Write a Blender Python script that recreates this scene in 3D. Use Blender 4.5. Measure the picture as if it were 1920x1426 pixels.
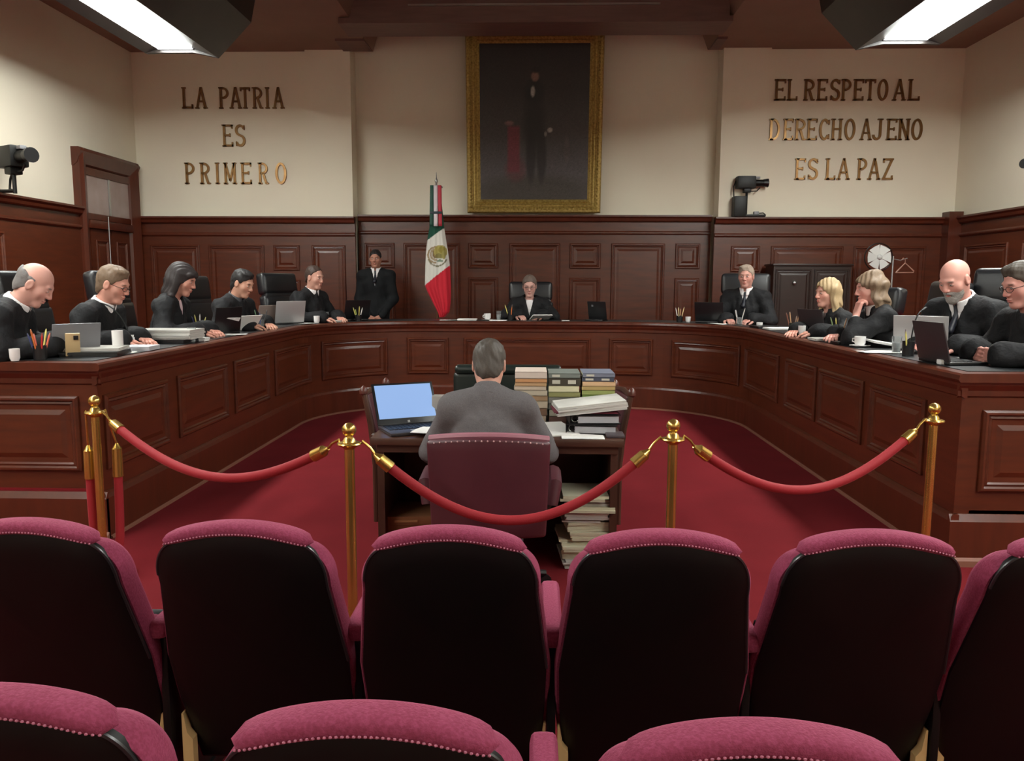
import bpy, bmesh, math, random
import numpy as np
from mathutils import Vector, Matrix

for o in list(bpy.data.objects):
    bpy.data.objects.remove(o, do_unlink=True)
SC = bpy.context.scene
C = SC.collection
random.seed(7)
PI = math.pi
R_ = math.radians

# ------------------------------------------------------------------ camera
F, CX, CY, EYE = 1480.0, 960.0, 713.0, 1.6
VPX, HOR, ROLL = 1003.0, 530.0, 0.0035
_p = math.atan((CY - HOR) / F)
_y = math.atan((VPX - CX) / F * math.cos(_p))
cD = Vector((-math.sin(_y) * math.cos(_p), math.cos(_y) * math.cos(_p), -math.sin(_p)))
_r = Vector((math.cos(_y), math.sin(_y), 0))
_u = _r.cross(cD)
cR = _r * math.cos(ROLL) + _u * math.sin(ROLL)
cU = _u * math.cos(ROLL) - _r * math.sin(ROLL)
cam_data = bpy.data.cameras.new('camera')
cam = bpy.data.objects.new('camera', cam_data)
C.objects.link(cam)
cam_data.sensor_fit = 'HORIZONTAL'
cam_data.sensor_width = 36.0
cam_data.lens = 36.0 * F / 1920.0
cam_data.clip_start = 0.05
m3 = Matrix((cR, cU, -cD)).transposed()
cam.matrix_world = Matrix.Translation((0, 0, EYE)) @ m3.to_4x4()
SC.camera = cam

# ------------------------------------------------------------------ world / exposure
w = bpy.data.worlds.new('world')
SC.world = w
w.use_nodes = True
w.node_tree.nodes['Background'].inputs[0].default_value = (0.9, 0.92, 1.0, 1)
w.node_tree.nodes['Background'].inputs[1].default_value = 0.05
SC.view_settings.view_transform = 'Standard'
SC.view_settings.look = 'None'
SC.view_settings.gamma = 1
SC.view_settings.use_curve_mapping = False
SC.view_settings.exposure = 0.0
STRIP_POWER = 46.0            # ceiling lamp strips (emission strength)


def at(px, py, x=None, y=None, z=None):
    d = cD + cR * ((px - CX) / F) - cU * ((py - CY) / F)
    if z is not None:
        t = (z - EYE) / d.z
    elif y is not None:
        t = y / d.y
    else:
        t = x / d.x
    return Vector((d.x * t, d.y * t, EYE + d.z * t))


# ------------------------------------------------------------------ materials
MATS = {}


def s2l(c):
    return tuple(((v / 255.0) / 12.92 if v / 255.0 <= 0.04045 else ((v / 255.0 + 0.055) / 1.055) ** 2.4) for v in c)


def mat(name, col, rough=0.5, metal=0.0, noise=None, bump=None, spec=0.5, sheen=0.0, emit=None, vcol=False,
        trans=0.0, coat=0.0):
    """noise = (scale, (sx,sy,sz), col2, contrast lo, hi); bump = (scale, strength, distance)"""
    m = bpy.data.materials.new(name)
    m.use_nodes = True
    nt = m.node_tree
    b = nt.nodes['Principled BSDF']
    b.inputs['Base Color'].default_value = (*col, 1)
    b.inputs['Roughness'].default_value = rough
    b.inputs['Metallic'].default_value = metal
    b.inputs['Specular IOR Level'].default_value = spec
    b.inputs['Sheen Weight'].default_value = sheen
    b.inputs['Coat Weight'].default_value = coat
    if sheen:
        b.inputs['Sheen Roughness'].default_value = 0.4
        b.inputs['Sheen Tint'].default_value = (*[min(1, c * 4 + .2) for c in col], 1)
    if trans:
        b.inputs['Transmission Weight'].default_value = trans
        b.inputs['IOR'].default_value = 1.3
    if emit:
        b.inputs['Emission Color'].default_value = (*emit[0], 1)
        b.inputs['Emission Strength'].default_value = emit[1]
    if noise or bump:
        tc = nt.nodes.new('ShaderNodeTexCoord')
    if noise:
        mp = nt.nodes.new('ShaderNodeMapping')
        mp.inputs['Scale'].default_value = noise[1]
        nt.links.new(tc.outputs['Object'], mp.inputs['Vector'])
        n = nt.nodes.new('ShaderNodeTexNoise')
        n.inputs['Scale'].default_value = noise[0]
        n.inputs['Detail'].default_value = 6
        nt.links.new(mp.outputs['Vector'], n.inputs['Vector'])
        r = nt.nodes.new('ShaderNodeValToRGB')
        r.color_ramp.elements[0].position = noise[3]
        r.color_ramp.elements[1].position = noise[4]
        r.color_ramp.elements[0].color = (*col, 1)
        r.color_ramp.elements[1].color = (*noise[2], 1)
        nt.links.new(n.outputs['Fac'], r.inputs['Fac'])
        nt.links.new(r.outputs['Color'], b.inputs['Base Color'])
    if vcol:
        a = nt.nodes.new('ShaderNodeVertexColor')
        a.layer_name = 'Col'
        nt.links.new(a.outputs['Color'], b.inputs['Base Color'])
    if bump:
        n2 = nt.nodes.new('ShaderNodeTexNoise')
        n2.inputs['Scale'].default_value = bump[0]
        n2.inputs['Detail'].default_value = 3
        nt.links.new(tc.outputs['Object'], n2.inputs['Vector'])
        bp = nt.nodes.new('ShaderNodeBump')
        bp.inputs['Strength'].default_value = bump[1]
        bp.inputs['Distance'].default_value = bump[2]
        nt.links.new(n2.outputs['Fac'], bp.inputs['Height'])
        nt.links.new(bp.outputs['Normal'], b.inputs['Normal'])
    MATS[name] = m
    return m


WOOD = mat('mahogany', s2l((70, 31, 17)), 0.32, noise=(3.0, (1, 1, 7), s2l((90, 41, 21)), .3, .75), bump=(60, .08, .004))
WOODV = mat('mahogany_rail', s2l((72, 32, 19)), 0.3, noise=(2.5, (6, 6, 1), s2l((88, 39, 23)), .3, .75))
WOODT = mat('mahogany_table', s2l((60, 36, 28)), 0.35, noise=(3.0, (1, 7, 1), s2l((80, 52, 40)), .3, .75))
WALL = mat('cream_plaster', s2l((232, 226, 206)), 0.75, noise=(.8, (1, 1, 1), s2l((226, 217, 198)), .3, .7), bump=(30, .05, .003), spec=.2)
CEIL = mat('brown_ceiling', s2l((142, 114, 98)), 0.7, noise=(1.5, (1, 1, 1), s2l((132, 104, 88)), .3, .7))
BEAMM = mat('dark_beam', s2l((116, 88, 82)), 0.5, noise=(3, (1, 8, 8), s2l((104, 78, 72)), .3, .7))
CARPET = mat('red_carpet', s2l((108, 25, 31)), 0.95, noise=(2.2, (1, 1, 1), s2l((98, 21, 27)), .3, .7), bump=(400, .35, .006), spec=.1, sheen=.04)
PLATC = mat('platform_carpet', s2l((120, 30, 36)), 0.95, bump=(400, .3, .005), spec=.1)
VELVET = mat('burgundy_velvet', s2l((128, 50, 74)), 0.85, noise=(160, (1, 1, 1), s2l((140, 60, 86)), .42, .62), bump=(260, .45, .004), sheen=.35, spec=.15)
SHELL = mat('black_shell', s2l((10, 9, 9)), 0.45, noise=(6, (1, 1, 1), s2l((14, 12, 11)), .3, .7), spec=.25)
EDGEHL = mat('edge_highlight', s2l((34, 33, 35)), 0.3, spec=.6)  # lighter grey that paints the highlight on the seat shell edge
BRASS = mat('brass', s2l((200, 164, 84)), 0.24, .9, noise=(9, (1, 1, 1), s2l((210, 176, 100)), .3, .7))
BRONZE = mat('bronze_letters', s2l((134, 100, 66)), 0.35, 1.0, noise=(8, (1, 1, 1), s2l((156, 122, 82)), .3, .7))
GOLD = mat('gilt_wood', s2l((186, 160, 92)), 0.38, .55, noise=(40, (1, 1, 1), s2l((140, 112, 52)), .4, .7), bump=(120, .6, .01))
ROPE = mat('red_rope', s2l((142, 28, 36)), 0.7, bump=(180, .3, .003), sheen=.3, spec=.3)
LEATHER = mat('black_leather', s2l((26, 27, 30)), 0.36, bump=(160, .12, .003), spec=.55)
GLEATH = mat('green_black_leather', s2l((28, 36, 33)), 0.33, bump=(160, .12, .003), spec=.5)
BURG = mat('burgundy_leather', s2l((80, 34, 43)), 0.45, noise=(5, (1, 1, 1), s2l((70, 28, 37)), .3, .7), bump=(150, .1, .003))
ROBE = mat('black_robe', s2l((23, 23, 25)), 0.75, noise=(12, (1, 1, 1), s2l((28, 28, 30)), .3, .7), bump=(11, .7, .03), spec=.25, sheen=.05)
SUITB = mat('black_suit', s2l((19, 20, 22)), 0.8, spec=.2)
SUITG = mat('grey_suit', s2l((104, 100, 101)), 0.85, noise=(260, (1, 1, 1), s2l((90, 86, 88)), .35, .65), bump=(8, .5, .03), spec=.15)
WHITE = mat('white_cloth', s2l((228, 224, 224)), 0.8, spec=.2)
PINKW = mat('pale_pink_cloth', s2l((216, 190, 194)), 0.8, spec=.2)
TIE = mat('dark_tie', s2l((24, 26, 36)), 0.5)
PAPER = mat('paper', s2l((232, 230, 226)), 0.85, spec=.15)
PAPER2 = mat('paper_edges', s2l((206, 204, 198)), 0.9, noise=(1, (2, 2, 420), s2l((168, 166, 160)), .4, .6), spec=.1)
PAPERY = mat('yellowed_paper', s2l((208, 204, 178)), 0.9, noise=(1, (2, 2, 420), s2l((176, 170, 146)), .4, .6), spec=.1)
GREYP = mat('grey_plastic', s2l((120, 120, 124)), 0.4)
LGREY = mat('silver_lid', s2l((176, 174, 174)), 0.35, .3)
BLACKP = mat('black_plastic', s2l((18, 18, 20)), 0.35)
DARKP = mat('dark_laptop', s2l((52, 46, 48)), 0.4)
CERAM = mat('white_ceramic', s2l((232, 230, 228)), 0.25)
GLASS = mat('clear_glass', s2l((236, 240, 240)), 0.05, trans=.92)
PANE = mat('frosted_pane', s2l((168, 150, 144)), 0.25, noise=(3, (1, 1, 1), s2l((146, 126, 120)), .3, .7), spec=.6)
STEEL = mat('steel', s2l((176, 176, 174)), 0.35, .9)
CAMB = mat('camera_body', s2l((14, 14, 13)), 0.45, spec=.3)
MAT = mat('black_desk_mat', s2l((22, 24, 26)), 0.35, spec=.5)
CARD = mat('cardboard', s2l((124, 76, 44)), 0.85)
STRIP = mat('lamp_diffuser', (1, 1, 1), 0.5, emit=((0.97, 1.0, 0.95), STRIP_POWER))
HOUS = mat('lamp_housing', s2l((44, 38, 36)), 0.4, noise=(4, (1, 1, 1), s2l((36, 30, 28)), .3, .7))
SCREEN = mat('laptop_screen', s2l((20, 20, 24)), 0.3, vcol=False, emit=(s2l((160, 196, 250)), 0.85))
SKINV = mat('skin', (1, 1, 1), 0.5, vcol=True, spec=.35)
HAIRV = mat('hair', (1, 1, 1), 0.55, vcol=True, spec=.35, bump=(220, .3, .004))
CLOTHV = mat('flag_cloth', (1, 1, 1), 0.7, vcol=True, spec=.25, sheen=.1)
PAINT = mat('oil_painting', (1, 1, 1), 0.35, vcol=True, spec=.4)


def colmat(rgb, rough=.6):
    k = 'flat_%d_%d_%d' % rgb
    return MATS.get(k) or mat(k, s2l(rgb), rough)


# ------------------------------------------------------------------ mesh helpers
class B:
    def __init__(s):
        s.bm = bmesh.new()

    def add(s, verts, faces):
        vs = [s.bm.verts.new(v) for v in verts]
        out = []
        for f in faces:
            try:
                out.append(s.bm.faces.new([vs[i] for i in f]))
            except ValueError:
                pass
        return vs, out

    def box(s, c, sz, rot=None, bev=0, seg=2):
        x, y, z = sz[0] / 2, sz[1] / 2, sz[2] / 2
        pts = [Vector((a, b, d)) for d in (-z, z) for b in (-y, y) for a in (-x, x)]
        c = Vector(c)
        if rot is not None:
            if not isinstance(rot, Matrix):
                rot = Matrix.Rotation(rot, 3, 'Z')
            pts = [rot @ p for p in pts]
        vs, fs = s.add([p + c for p in pts], [(0, 2, 3, 1), (4, 5, 7, 6), (0, 1, 5, 4), (2, 6, 7, 3), (0, 4, 6, 2), (1, 3, 7, 5)])
        if bev:
            es = list({e for f in fs for e in f.edges})
            bmesh.ops.bevel(s.bm, geom=es, offset=bev, segments=seg, profile=.6, affect='EDGES', clamp_overlap=True)
        return s

    def bx(s, x0, x1, y0, y1, z0, z1, bev=0, seg=2):
        return s.box(((x0 + x1) / 2, (y0 + y1) / 2, (z0 + z1) / 2), (abs(x1 - x0), abs(y1 - y0), abs(z1 - z0)), None, bev, seg)

    def ring(s, c, ax, r, n, up=None):
        ax = Vector(ax).normalized()
        up = Vector(up) if up else (Vector((0, 0, 1)) if abs(ax.z) < .9 else Vector((1, 0, 0)))
        a = ax.cross(up).normalized()
        b = ax.cross(a)
        return [Vector(c) + (a * math.cos(2 * PI * i / n) + b * math.sin(2 * PI * i / n)) * r for i in range(n)]

    def tube(s, pts, r, n=10, caps=True, closed=False):
        pts = [Vector(p) for p in pts]
        N = len(pts)
        rings = []
        prev = None
        for i, p in enumerate(pts):
            if closed:
                t = pts[(i + 1) % N] - pts[i - 1]
            else:
                t = pts[min(i + 1, N - 1)] - pts[max(i - 1, 0)]
            t.normalize()
            if prev is None:
                up = Vector((0, 0, 1)) if abs(t.z) < .9 else Vector((1, 0, 0))
                a = t.cross(up).normalized()
            else:
                a = (prev - t * prev.dot(t)).normalized()
            prev = a
            b = t.cross(a)
            rr = r[i] if isinstance(r, (list, tuple)) else r
            rings.append([s.bm.verts.new(p + (a * math.cos(2 * PI * k / n) + b * math.sin(2 * PI * k / n)) * rr) for k in range(n)])
        for i in range(N if closed else N - 1):
            A, Bq = rings[i], rings[(i + 1) % N]
            for k in range(n):
                s.bm.faces.new((A[k], A[(k + 1) % n], Bq[(k + 1) % n], Bq[k]))
        if caps and not closed:
            s.bm.faces.new(rings[0][::-1])
            s.bm.faces.new(rings[-1])
        return s

    def cyl(s, p0, p1, r0, r1=None, n=16):
        return s.tube([p0, p1], [r0, r0 if r1 is None else r1], n)

    def lathe(s, prof, c=(0, 0, 0), n=20, rot=None):
        c = Vector(c)
        rings = []
        for r, z in prof:
            ps = [Vector((r * math.cos(2 * PI * k / n), r * math.sin(2 * PI * k / n), z)) for k in range(n)]
            if rot is not None:
                ps = [rot @ p for p in ps]
            rings.append([s.bm.verts.new(p + c) for p in ps])
        for A, Bq in zip(rings, rings[1:]):
            for k in range(n):
                s.bm.faces.new((A[k], A[(k + 1) % n], Bq[(k + 1) % n], Bq[k]))
        s.bm.faces.new(rings[0][::-1])
        s.bm.faces.new(rings[-1])
        return s

    def prism(s, poly, fn, d0, d1):
        """poly: 2-D outline; fn(u,v,d) -> point"""
        n = len(poly)
        vs = [fn(u, v, d0) for u, v in poly] + [fn(u, v, d1) for u, v in poly]
        s.add(vs, [tuple(range(n))[::-1], tuple(range(n, 2 * n))] + [(i, (i + 1) % n, n + (i + 1) % n, n + i) for i in range(n)])
        return s

    def grid(s, fn, nu, nv, closed_u=False):
        vs = [[s.bm.verts.new(fn(i / (nu if closed_u else nu - 1), j / (nv - 1))) for i in range(nu)] for j in range(nv)]
        for j in range(nv - 1):
            for i in range(nu if closed_u else nu - 1):
                s.bm.faces.new((vs[j][i], vs[j][(i + 1) % nu], vs[j + 1][(i + 1) % nu], vs[j + 1][i]))
        return vs

    def sph(s, c, r, n=14, m=9, rot=None):
        c = Vector(c)
        r = (r, r, r) if not isinstance(r, (tuple, list)) else r
        prof = [(math.sin(PI * (j + .02) / (m + .04)), -math.cos(PI * (j + .02) / (m + .04))) for j in range(m + 1)]
        rings = []
        for a, z in prof:
            ps = [Vector((a * math.cos(2 * PI * k / n) * r[0], a * math.sin(2 * PI * k / n) * r[1], z * r[2])) for k in range(n)]
            if rot is not None:
                ps = [rot @ p for p in ps]
            rings.append([s.bm.verts.new(p + c) for p in ps])
        for A, Bq in zip(rings, rings[1:]):
            for k in range(n):
                s.bm.faces.new((A[k], A[(k + 1) % n], Bq[(k + 1) % n], Bq[k]))
        s.bm.faces.new(rings[0][::-1])
        s.bm.faces.new(rings[-1])
        return s

    def obj(s, name, m, parent=None, smooth=35, M=None):
        me = bpy.data.meshes.new(name)
        bmesh.ops.recalc_face_normals(s.bm, faces=s.bm.faces)
        if M is not None:
            s.bm.transform(M)
        s.bm.to_mesh(me)
        s.bm.free()
        me.materials.append(m)
        if smooth:
            me.polygons.foreach_set('use_smooth', [True] * len(me.polygons))
            me.set_sharp_from_angle(angle=R_(smooth))
        o = bpy.data.objects.new(name, me)
        C.objects.link(o)
        if parent is not None:
            o.parent = parent
        return o


def tag(o, label, cat, group=None):
    o['label'] = label
    o['category'] = cat
    if group:
        o['group'] = group
    return o


def thing(name, label, cat, loc=(0, 0, 0), rz=0, group=None):
    o = bpy.data.objects.new(name, None)
    o.empty_display_size = .1
    C.objects.link(o)
    o.location = loc
    o.rotation_euler = (0, 0, rz)
    return tag(o, label, cat, group)


def struct(o, label=None):
    o['kind'] = 'structure'
    if label:
        o['label'] = label
    return o


def copy_tree(o, parent=None):
    c = o.copy()
    C.objects.link(c)
    c.parent = parent
    for ch in list(o.children):
        copy_tree(ch, c)
    return c

# ------------------------------------------------------------------ room shell
XL, XR = -6.05, 6.2
YF = -3.2                                   # wall behind the audience
Y_SIDE, Y_PIL, Y_MID = 12.10, 12.02, 12.35
ZC = at(450, 97, y=Y_SIDE).z                # side ceiling
ZM = 6.0                                    # raised middle ceiling
ZW = at(450, 406, y=11.95).z                # wainscot top
PLAT = 0.32
x_pl0, x_pl1 = at(575, 250, y=Y_PIL).x, at(659, 250, y=Y_PIL).x
x_pr0, x_pr1 = at(1352, 250, y=Y_PIL).x, at(1441, 250, y=Y_PIL).x

struct(B().bx(XL - .3, XR + .3, YF - .2, 12.7, -.12, 0).obj('floor', CARPET, smooth=0))
struct(B().bx(XL - .2, XL, YF, 12.7, 0, ZM).obj('wall_left', WALL, smooth=0))
struct(B().bx(XR, XR + .2, YF, 12.7, 0, ZM).obj('wall_right', WALL, smooth=0))
struct(B().bx(XL - .2, XR + .2, YF - .2, YF, 0, ZM).obj('wall_front', WALL, smooth=0))
struct(B().bx(x_pl1 - .1, x_pr0 + .1, Y_MID, Y_MID + .2, 0, ZM).obj('wall_back', WALL, smooth=0))
struct(B().bx(XL, x_pl0, Y_SIDE, Y_SIDE + .5, 0, ZC + .3).obj('wall_back_left', WALL, smooth=0))
struct(B().bx(x_pr1, XR, Y_SIDE, Y_SIDE + .5, 0, ZC + .3).obj('wall_back_right', WALL, smooth=0))
struct(B().bx(x_pl0, x_pl1, Y_PIL, Y_PIL + .5, 0, ZC + .35).obj('wall_back_left_pilaster', WALL, smooth=0))
struct(B().bx(x_pr0, x_pr1, Y_PIL, Y_PIL + .5, 0, ZC + .35).obj('wall_back_right_pilaster', WALL, smooth=0))
# ceilings: low flat sides, raised middle, sloping cheeks between them
xa, xb = at(697, 95, y=Y_PIL).x, at(712, 48, y=Y_PIL).x
xc, xd = at(1330, 85, y=Y_PIL).x, at(1312, 40, y=Y_PIL).x
c = B()
c.prism([(XL - .2, ZC), (xa, ZC), (xb, ZC + .38), (xb, ZM + .1), (XL - .2, ZM + .1)], lambda u, v, d: Vector((u, d, v)), YF - .2, 12.12)
struct(c.obj('ceiling', CEIL, smooth=0))
c = B()
c.prism([(XR + .2, ZC), (xc, ZC), (xd, ZC + .38), (xd, ZM + .1), (XR + .2, ZM + .1)], lambda u, v, d: Vector((u, d, v)), YF - .2, 12.12)
struct(c.obj('ceiling_right', CEIL, smooth=0))
struct(B().bx(xb - .1, xd + .1, YF - .2, 12.6, ZM - .1, ZM).obj('ceiling_middle', CEIL, smooth=0))
# dark cross beam of the middle bay with a thin pale strip across its front
yb_ = 10.6
p0, p1 = at(641, 44, y=yb_), at(1368, 36, y=yb_)
bz = (p0.z + p1.z) / 2
bm_ = B().bx(p0.x, p1.x, yb_, yb_ + .5, bz, ZM - .1)
bm_.bx(p0.x - .04, p1.x + .04, yb_ - .03, yb_ + .53, bz - .02, bz + .05)
beam = struct(bm_.obj('trim_1', BEAMM, smooth=0))
q0, q1 = at(765, 10, y=yb_), at(1238, 7, y=yb_)
B().bx(q0.x, q1.x, yb_ - .02, yb_, q0.z - .012, q0.z + .012).obj('pale_strip', STEEL, beam, 0)
for sx, x0, x1 in ((-1, at(640, 90, y=Y_PIL - .15).x, xa), (1, xc, at(1352, 85, y=Y_PIL - .15).x)):
    e = B().prism([(x0, ZC - .03), (x1, ZC - .03), (x1 - sx * -.02, ZC + .02), (x0, ZC + .02)], lambda u, v, d: Vector((u, d, v)), 11.5, 12.0)
    struct(e.obj('trim_2' if sx < 0 else 'trim_3', BEAMM, smooth=0))


def panel_loops(b, fn, u0, u1, v0, v1, prof, nu=1):
    loops = []
    for ins, d in prof:
        a0, a1, b0, b1 = u0 + ins, u1 - ins, v0 + ins, v1 - ins
        bot = [fn(a0 + (a1 - a0) * i / nu, b0, d) for i in range(nu + 1)]
        top = [fn(a1 + (a0 - a1) * i / nu, b1, d) for i in range(nu + 1)]
        loops.append([b.bm.verts.new(p) for p in bot + top])
    n = len(loops[0])
    for A, Q in zip(loops, loops[1:]):
        for i in range(n):
            b.bm.faces.new((A[i], A[(i + 1) % n], Q[(i + 1) % n], Q[i]))
    L = loops[-1]
    for i in range(nu):
        b.bm.faces.new((L[i], L[i + 1], L[n - 2 - i], L[n - 1 - i]))
    return b


PROF = [(0, -.01), (0, .014), (.012, .026), (.024, .026), (.034, .012), (.046, .016), (.056, .004), (.085, .003), (.115, .014)]
PROFS = [(0, -.01), (0, .012), (.008, .02), (.018, .02), (.026, .008), (.034, .01), (.042, .002), (.058, .002), (.08, .01)]


def wainscot(idx, A, Bp, N, spans, H=None):
    """panelled dado from A to Bp (xy), N = outward normal; spans = [(px0, px1, kind)] or metres"""
    A, Bp, N = Vector((*A, 0)), Vector((*Bp, 0)), Vector((*N, 0))
    U = (Bp - A).normalized()
    L = (Bp - A).length
    fn = lambda u, v, d: A + U * u + N * d + Vector((0, 0, v))
    H = H or ZW

    def bar(u0, u1, z0, z1, d0, d1, b=None):
        b = b or B()
        b.add([fn(u, z, d) for d in (d0, d1) for z in (z0, z1) for u in (u0, u1)],
              [(0, 1, 3, 2), (4, 6, 7, 5), (0, 4, 5, 1), (2, 3, 7, 6), (0, 2, 6, 4), (1, 5, 7, 3)])
        return b
    root = struct(bar(0, L, PLAT, H - .02, -.06, 0).obj('trim_%d' % idx, WOOD, smooth=0))
    cap = B()
    prof = [(-.06, H), (.085, H), (.085, H - .025), (.06, H - .05), (.05, H - .085), (.03, H - .10), (0, H - .10), (-.06, H - .10)]
    cap.prism(prof, lambda d, z, u: fn(u, z, d), 0, L)
    cap.obj('cap_moulding', WOODV, root, 0)
    rl = B()
    rl.prism([(0, H - .235), (.018, H - .235), (.03, H - .255), (.03, H - .27), (.012, H - .29), (0, H - .29)], lambda d, z, u: fn(u, z, d), 0, L)
    rl.obj('rail_moulding', WOODV, root, 0)
    bs = bar(0, L, PLAT, PLAT + .18, 0, .025)
    bs.obj('skirting', WOODV, root, 0)
    for u0, u1, kind in spans:
        rows = [(PLAT + .32, H - .42)] if kind == 'tall' else [(H - .80, H - .42), (PLAT + .32, H - .94)]
        for z0, z1 in rows:
            b = panel_loops(B(), fn, u0, u1, z0, z1, PROF)
            b.obj('panel', WOOD, root, 0)
    return root


def us(y, ax, pairs):
    return [(at(a, 480, y=y).x - ax, at(b, 480, y=y).x - ax, k) for a, b, k in pairs]


YWS, YWM = 11.96, 12.22
xl1 = at(666, 450, y=YWS).x
xr0 = at(1339, 450, y=YWS).x
wainscot(4, (XL, YWS), (xl1, YWS), (0, -1), us(YWS, XL, [(283, 375, 'tall'), (392, 496, 'tall'), (513, 562, 'split'), (585, 648, 'tall')]))
wainscot(5, (xl1, YWM), (xr0, YWM), (0, -1), us(YWM, xl1, [(684, 740, 'split'), (757, 862, 'tall'), (878, 934, 'split'), (955, 1050, 'tall'), (1068, 1126, 'split'), (1146, 1246, 'tall'), (1266, 1312, 'split')]), at(960, 402.5, y=12.135).z)
wainscot(6, (xr0, YWS), (XR, YWS), (0, -1), us(YWS, xr0, [(1370, 1424, 'split'), (1445, 1580, 'tall'), (1600, 1735, 'tall')]))
# side returns of the recess
DOOR_Y0, DOOR_Y1 = at(136, 330, x=XL).y, 11.93
wainscot(7, (XL + .06, YF), (XL + .06, DOOR_Y0), (1, 0), [(u, u + 1.05, 'tall') if i % 2 else (u, u + .45, 'split') for i, u in enumerate((.3, 1.0, 2.3, 3.0, 4.3, 5.0, 6.3, 7.0, 8.3, 9.0, 10.3, 11.0)) if u + 1.0 < DOOR_Y0 - YF])
wainscot(8, (XR - .06, 11.96), (XR - .06, YF), (-1, 0), [(u, u + 1.05, 'tall') if i % 2 == 0 else (u, u + .45, 'split') for i, u in enumerate((.35, 1.7, 2.4, 3.75, 4.45, 5.8, 6.5, 7.85, 8.55, 9.9, 10.6, 12.0))])
cb = B().bx(XR - .24, XR - .04, 11.76, 11.97, PLAT, ZW + .07)
struct(cb.obj('trim_9', WOODV, smooth=0))

# door in the left wall: architrave, transom light, two leaves
zt = at(136, 275, x=XL).z
dn = struct(B().bx(XL - .05, XL + .03, DOOR_Y0 + .05, DOOR_Y1, PLAT, zt - .05).obj('door_1', WOODV, smooth=0), 'dark wooden double door with glazed transom in the left wall')
fr = B()
prof = [(0, 0), (0, .10), (.05, .13), (.10, .11), (.15, .09), (.2, .07), (.24, .02), (.24, 0)]
for y0, sg in ((DOOR_Y0, 1), (DOOR_Y1, -1)):
    fr.prism([(y0 + sg * a, d) for a, d in prof], lambda u, v, d: Vector((XL + v, u, d)), PLAT, zt - .012)
fr.prism([(zt - a, d) for a, d in prof], lambda u, v, d: Vector((XL + v * 1.04, d, u)), DOOR_Y0 - .01, DOOR_Y1 + .004)
fr.obj('architrave', WOODV, dn, 0)
zr = at(200, 425, x=XL).z
B().bx(XL, XL + .09, DOOR_Y0 + .2, DOOR_Y1 - .2, zr - .05, zr + .06, .01).obj('transom_bar', WOODV, dn)
t0, t1 = at(158, 400, x=XL).y, at(238, 400, x=XL).y
tz0, tz1 = at(200, 405, x=XL).z, at(200, 338, x=XL).z
tf = B()
for a0, a1, b0, b1 in ((t0 - .1, t1 + .1, tz1, tz1 + .1), (t0 - .1, t1 + .1, tz0 - .08, tz0), (t0 - .1, t0, tz0, tz1), (t1, t1 + .1, tz0, tz1)):
    tf.bx(XL + .02, XL + .06, a0, a1, b0, b1)
tf.obj('transom_frame', WOODV, dn, 0)
B().bx(XL + .025, XL + .045, t0, t1, tz0, tz1).obj('pane', PANE, dn, 0)
ym = (t0 + t1) / 2
B().bx(XL + .05, XL + .062, ym - .02, ym + .02, tz0, tz1).obj('transom_rod', STEEL, dn, 0)
for k, (a, b_) in enumerate(((DOOR_Y0 + .26, ym - .01), (ym + .01, DOOR_Y1 - .26))):
    lf = B().bx(XL + .02, XL + .05, a, b_, PLAT, zr - .06)
    fnl = lambda u, v, d: Vector((XL + .05 + d, u, v))
    panel_loops(lf, fnl, a + .1, b_ - .1, PLAT + .2, PLAT + .9, PROFS)
    panel_loops(lf, fnl, a + .1, b_ - .1, PLAT + 1.05, zr - .2, PROFS)
    leaf = lf.obj('door_leaf', WOOD, dn, 0)
    if k == 0:
        hb = B().cyl((XL + .05, b_ - .06, PLAT + 1.0), (XL + .11, b_ - .06, PLAT + 1.0), .012)
        hb.cyl((XL + .11, b_ - .06, PLAT + 1.0), (XL + .11, b_ - .18, PLAT + 1.0), .011).obj('door_handle', BRASS, leaf)
pc = at(205, 440, x=XL + .1)
B().tube([(pc.x, pc.y, tz0 - .02), (pc.x, pc.y, PLAT + 1.3), (pc.x, pc.y + .02, PLAT + 1.28)], .006, 6).obj('pull_cord', STEEL, dn)

# ------------------------------------------------------------------ ceiling lamps (two long fluorescent boxes)


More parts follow.
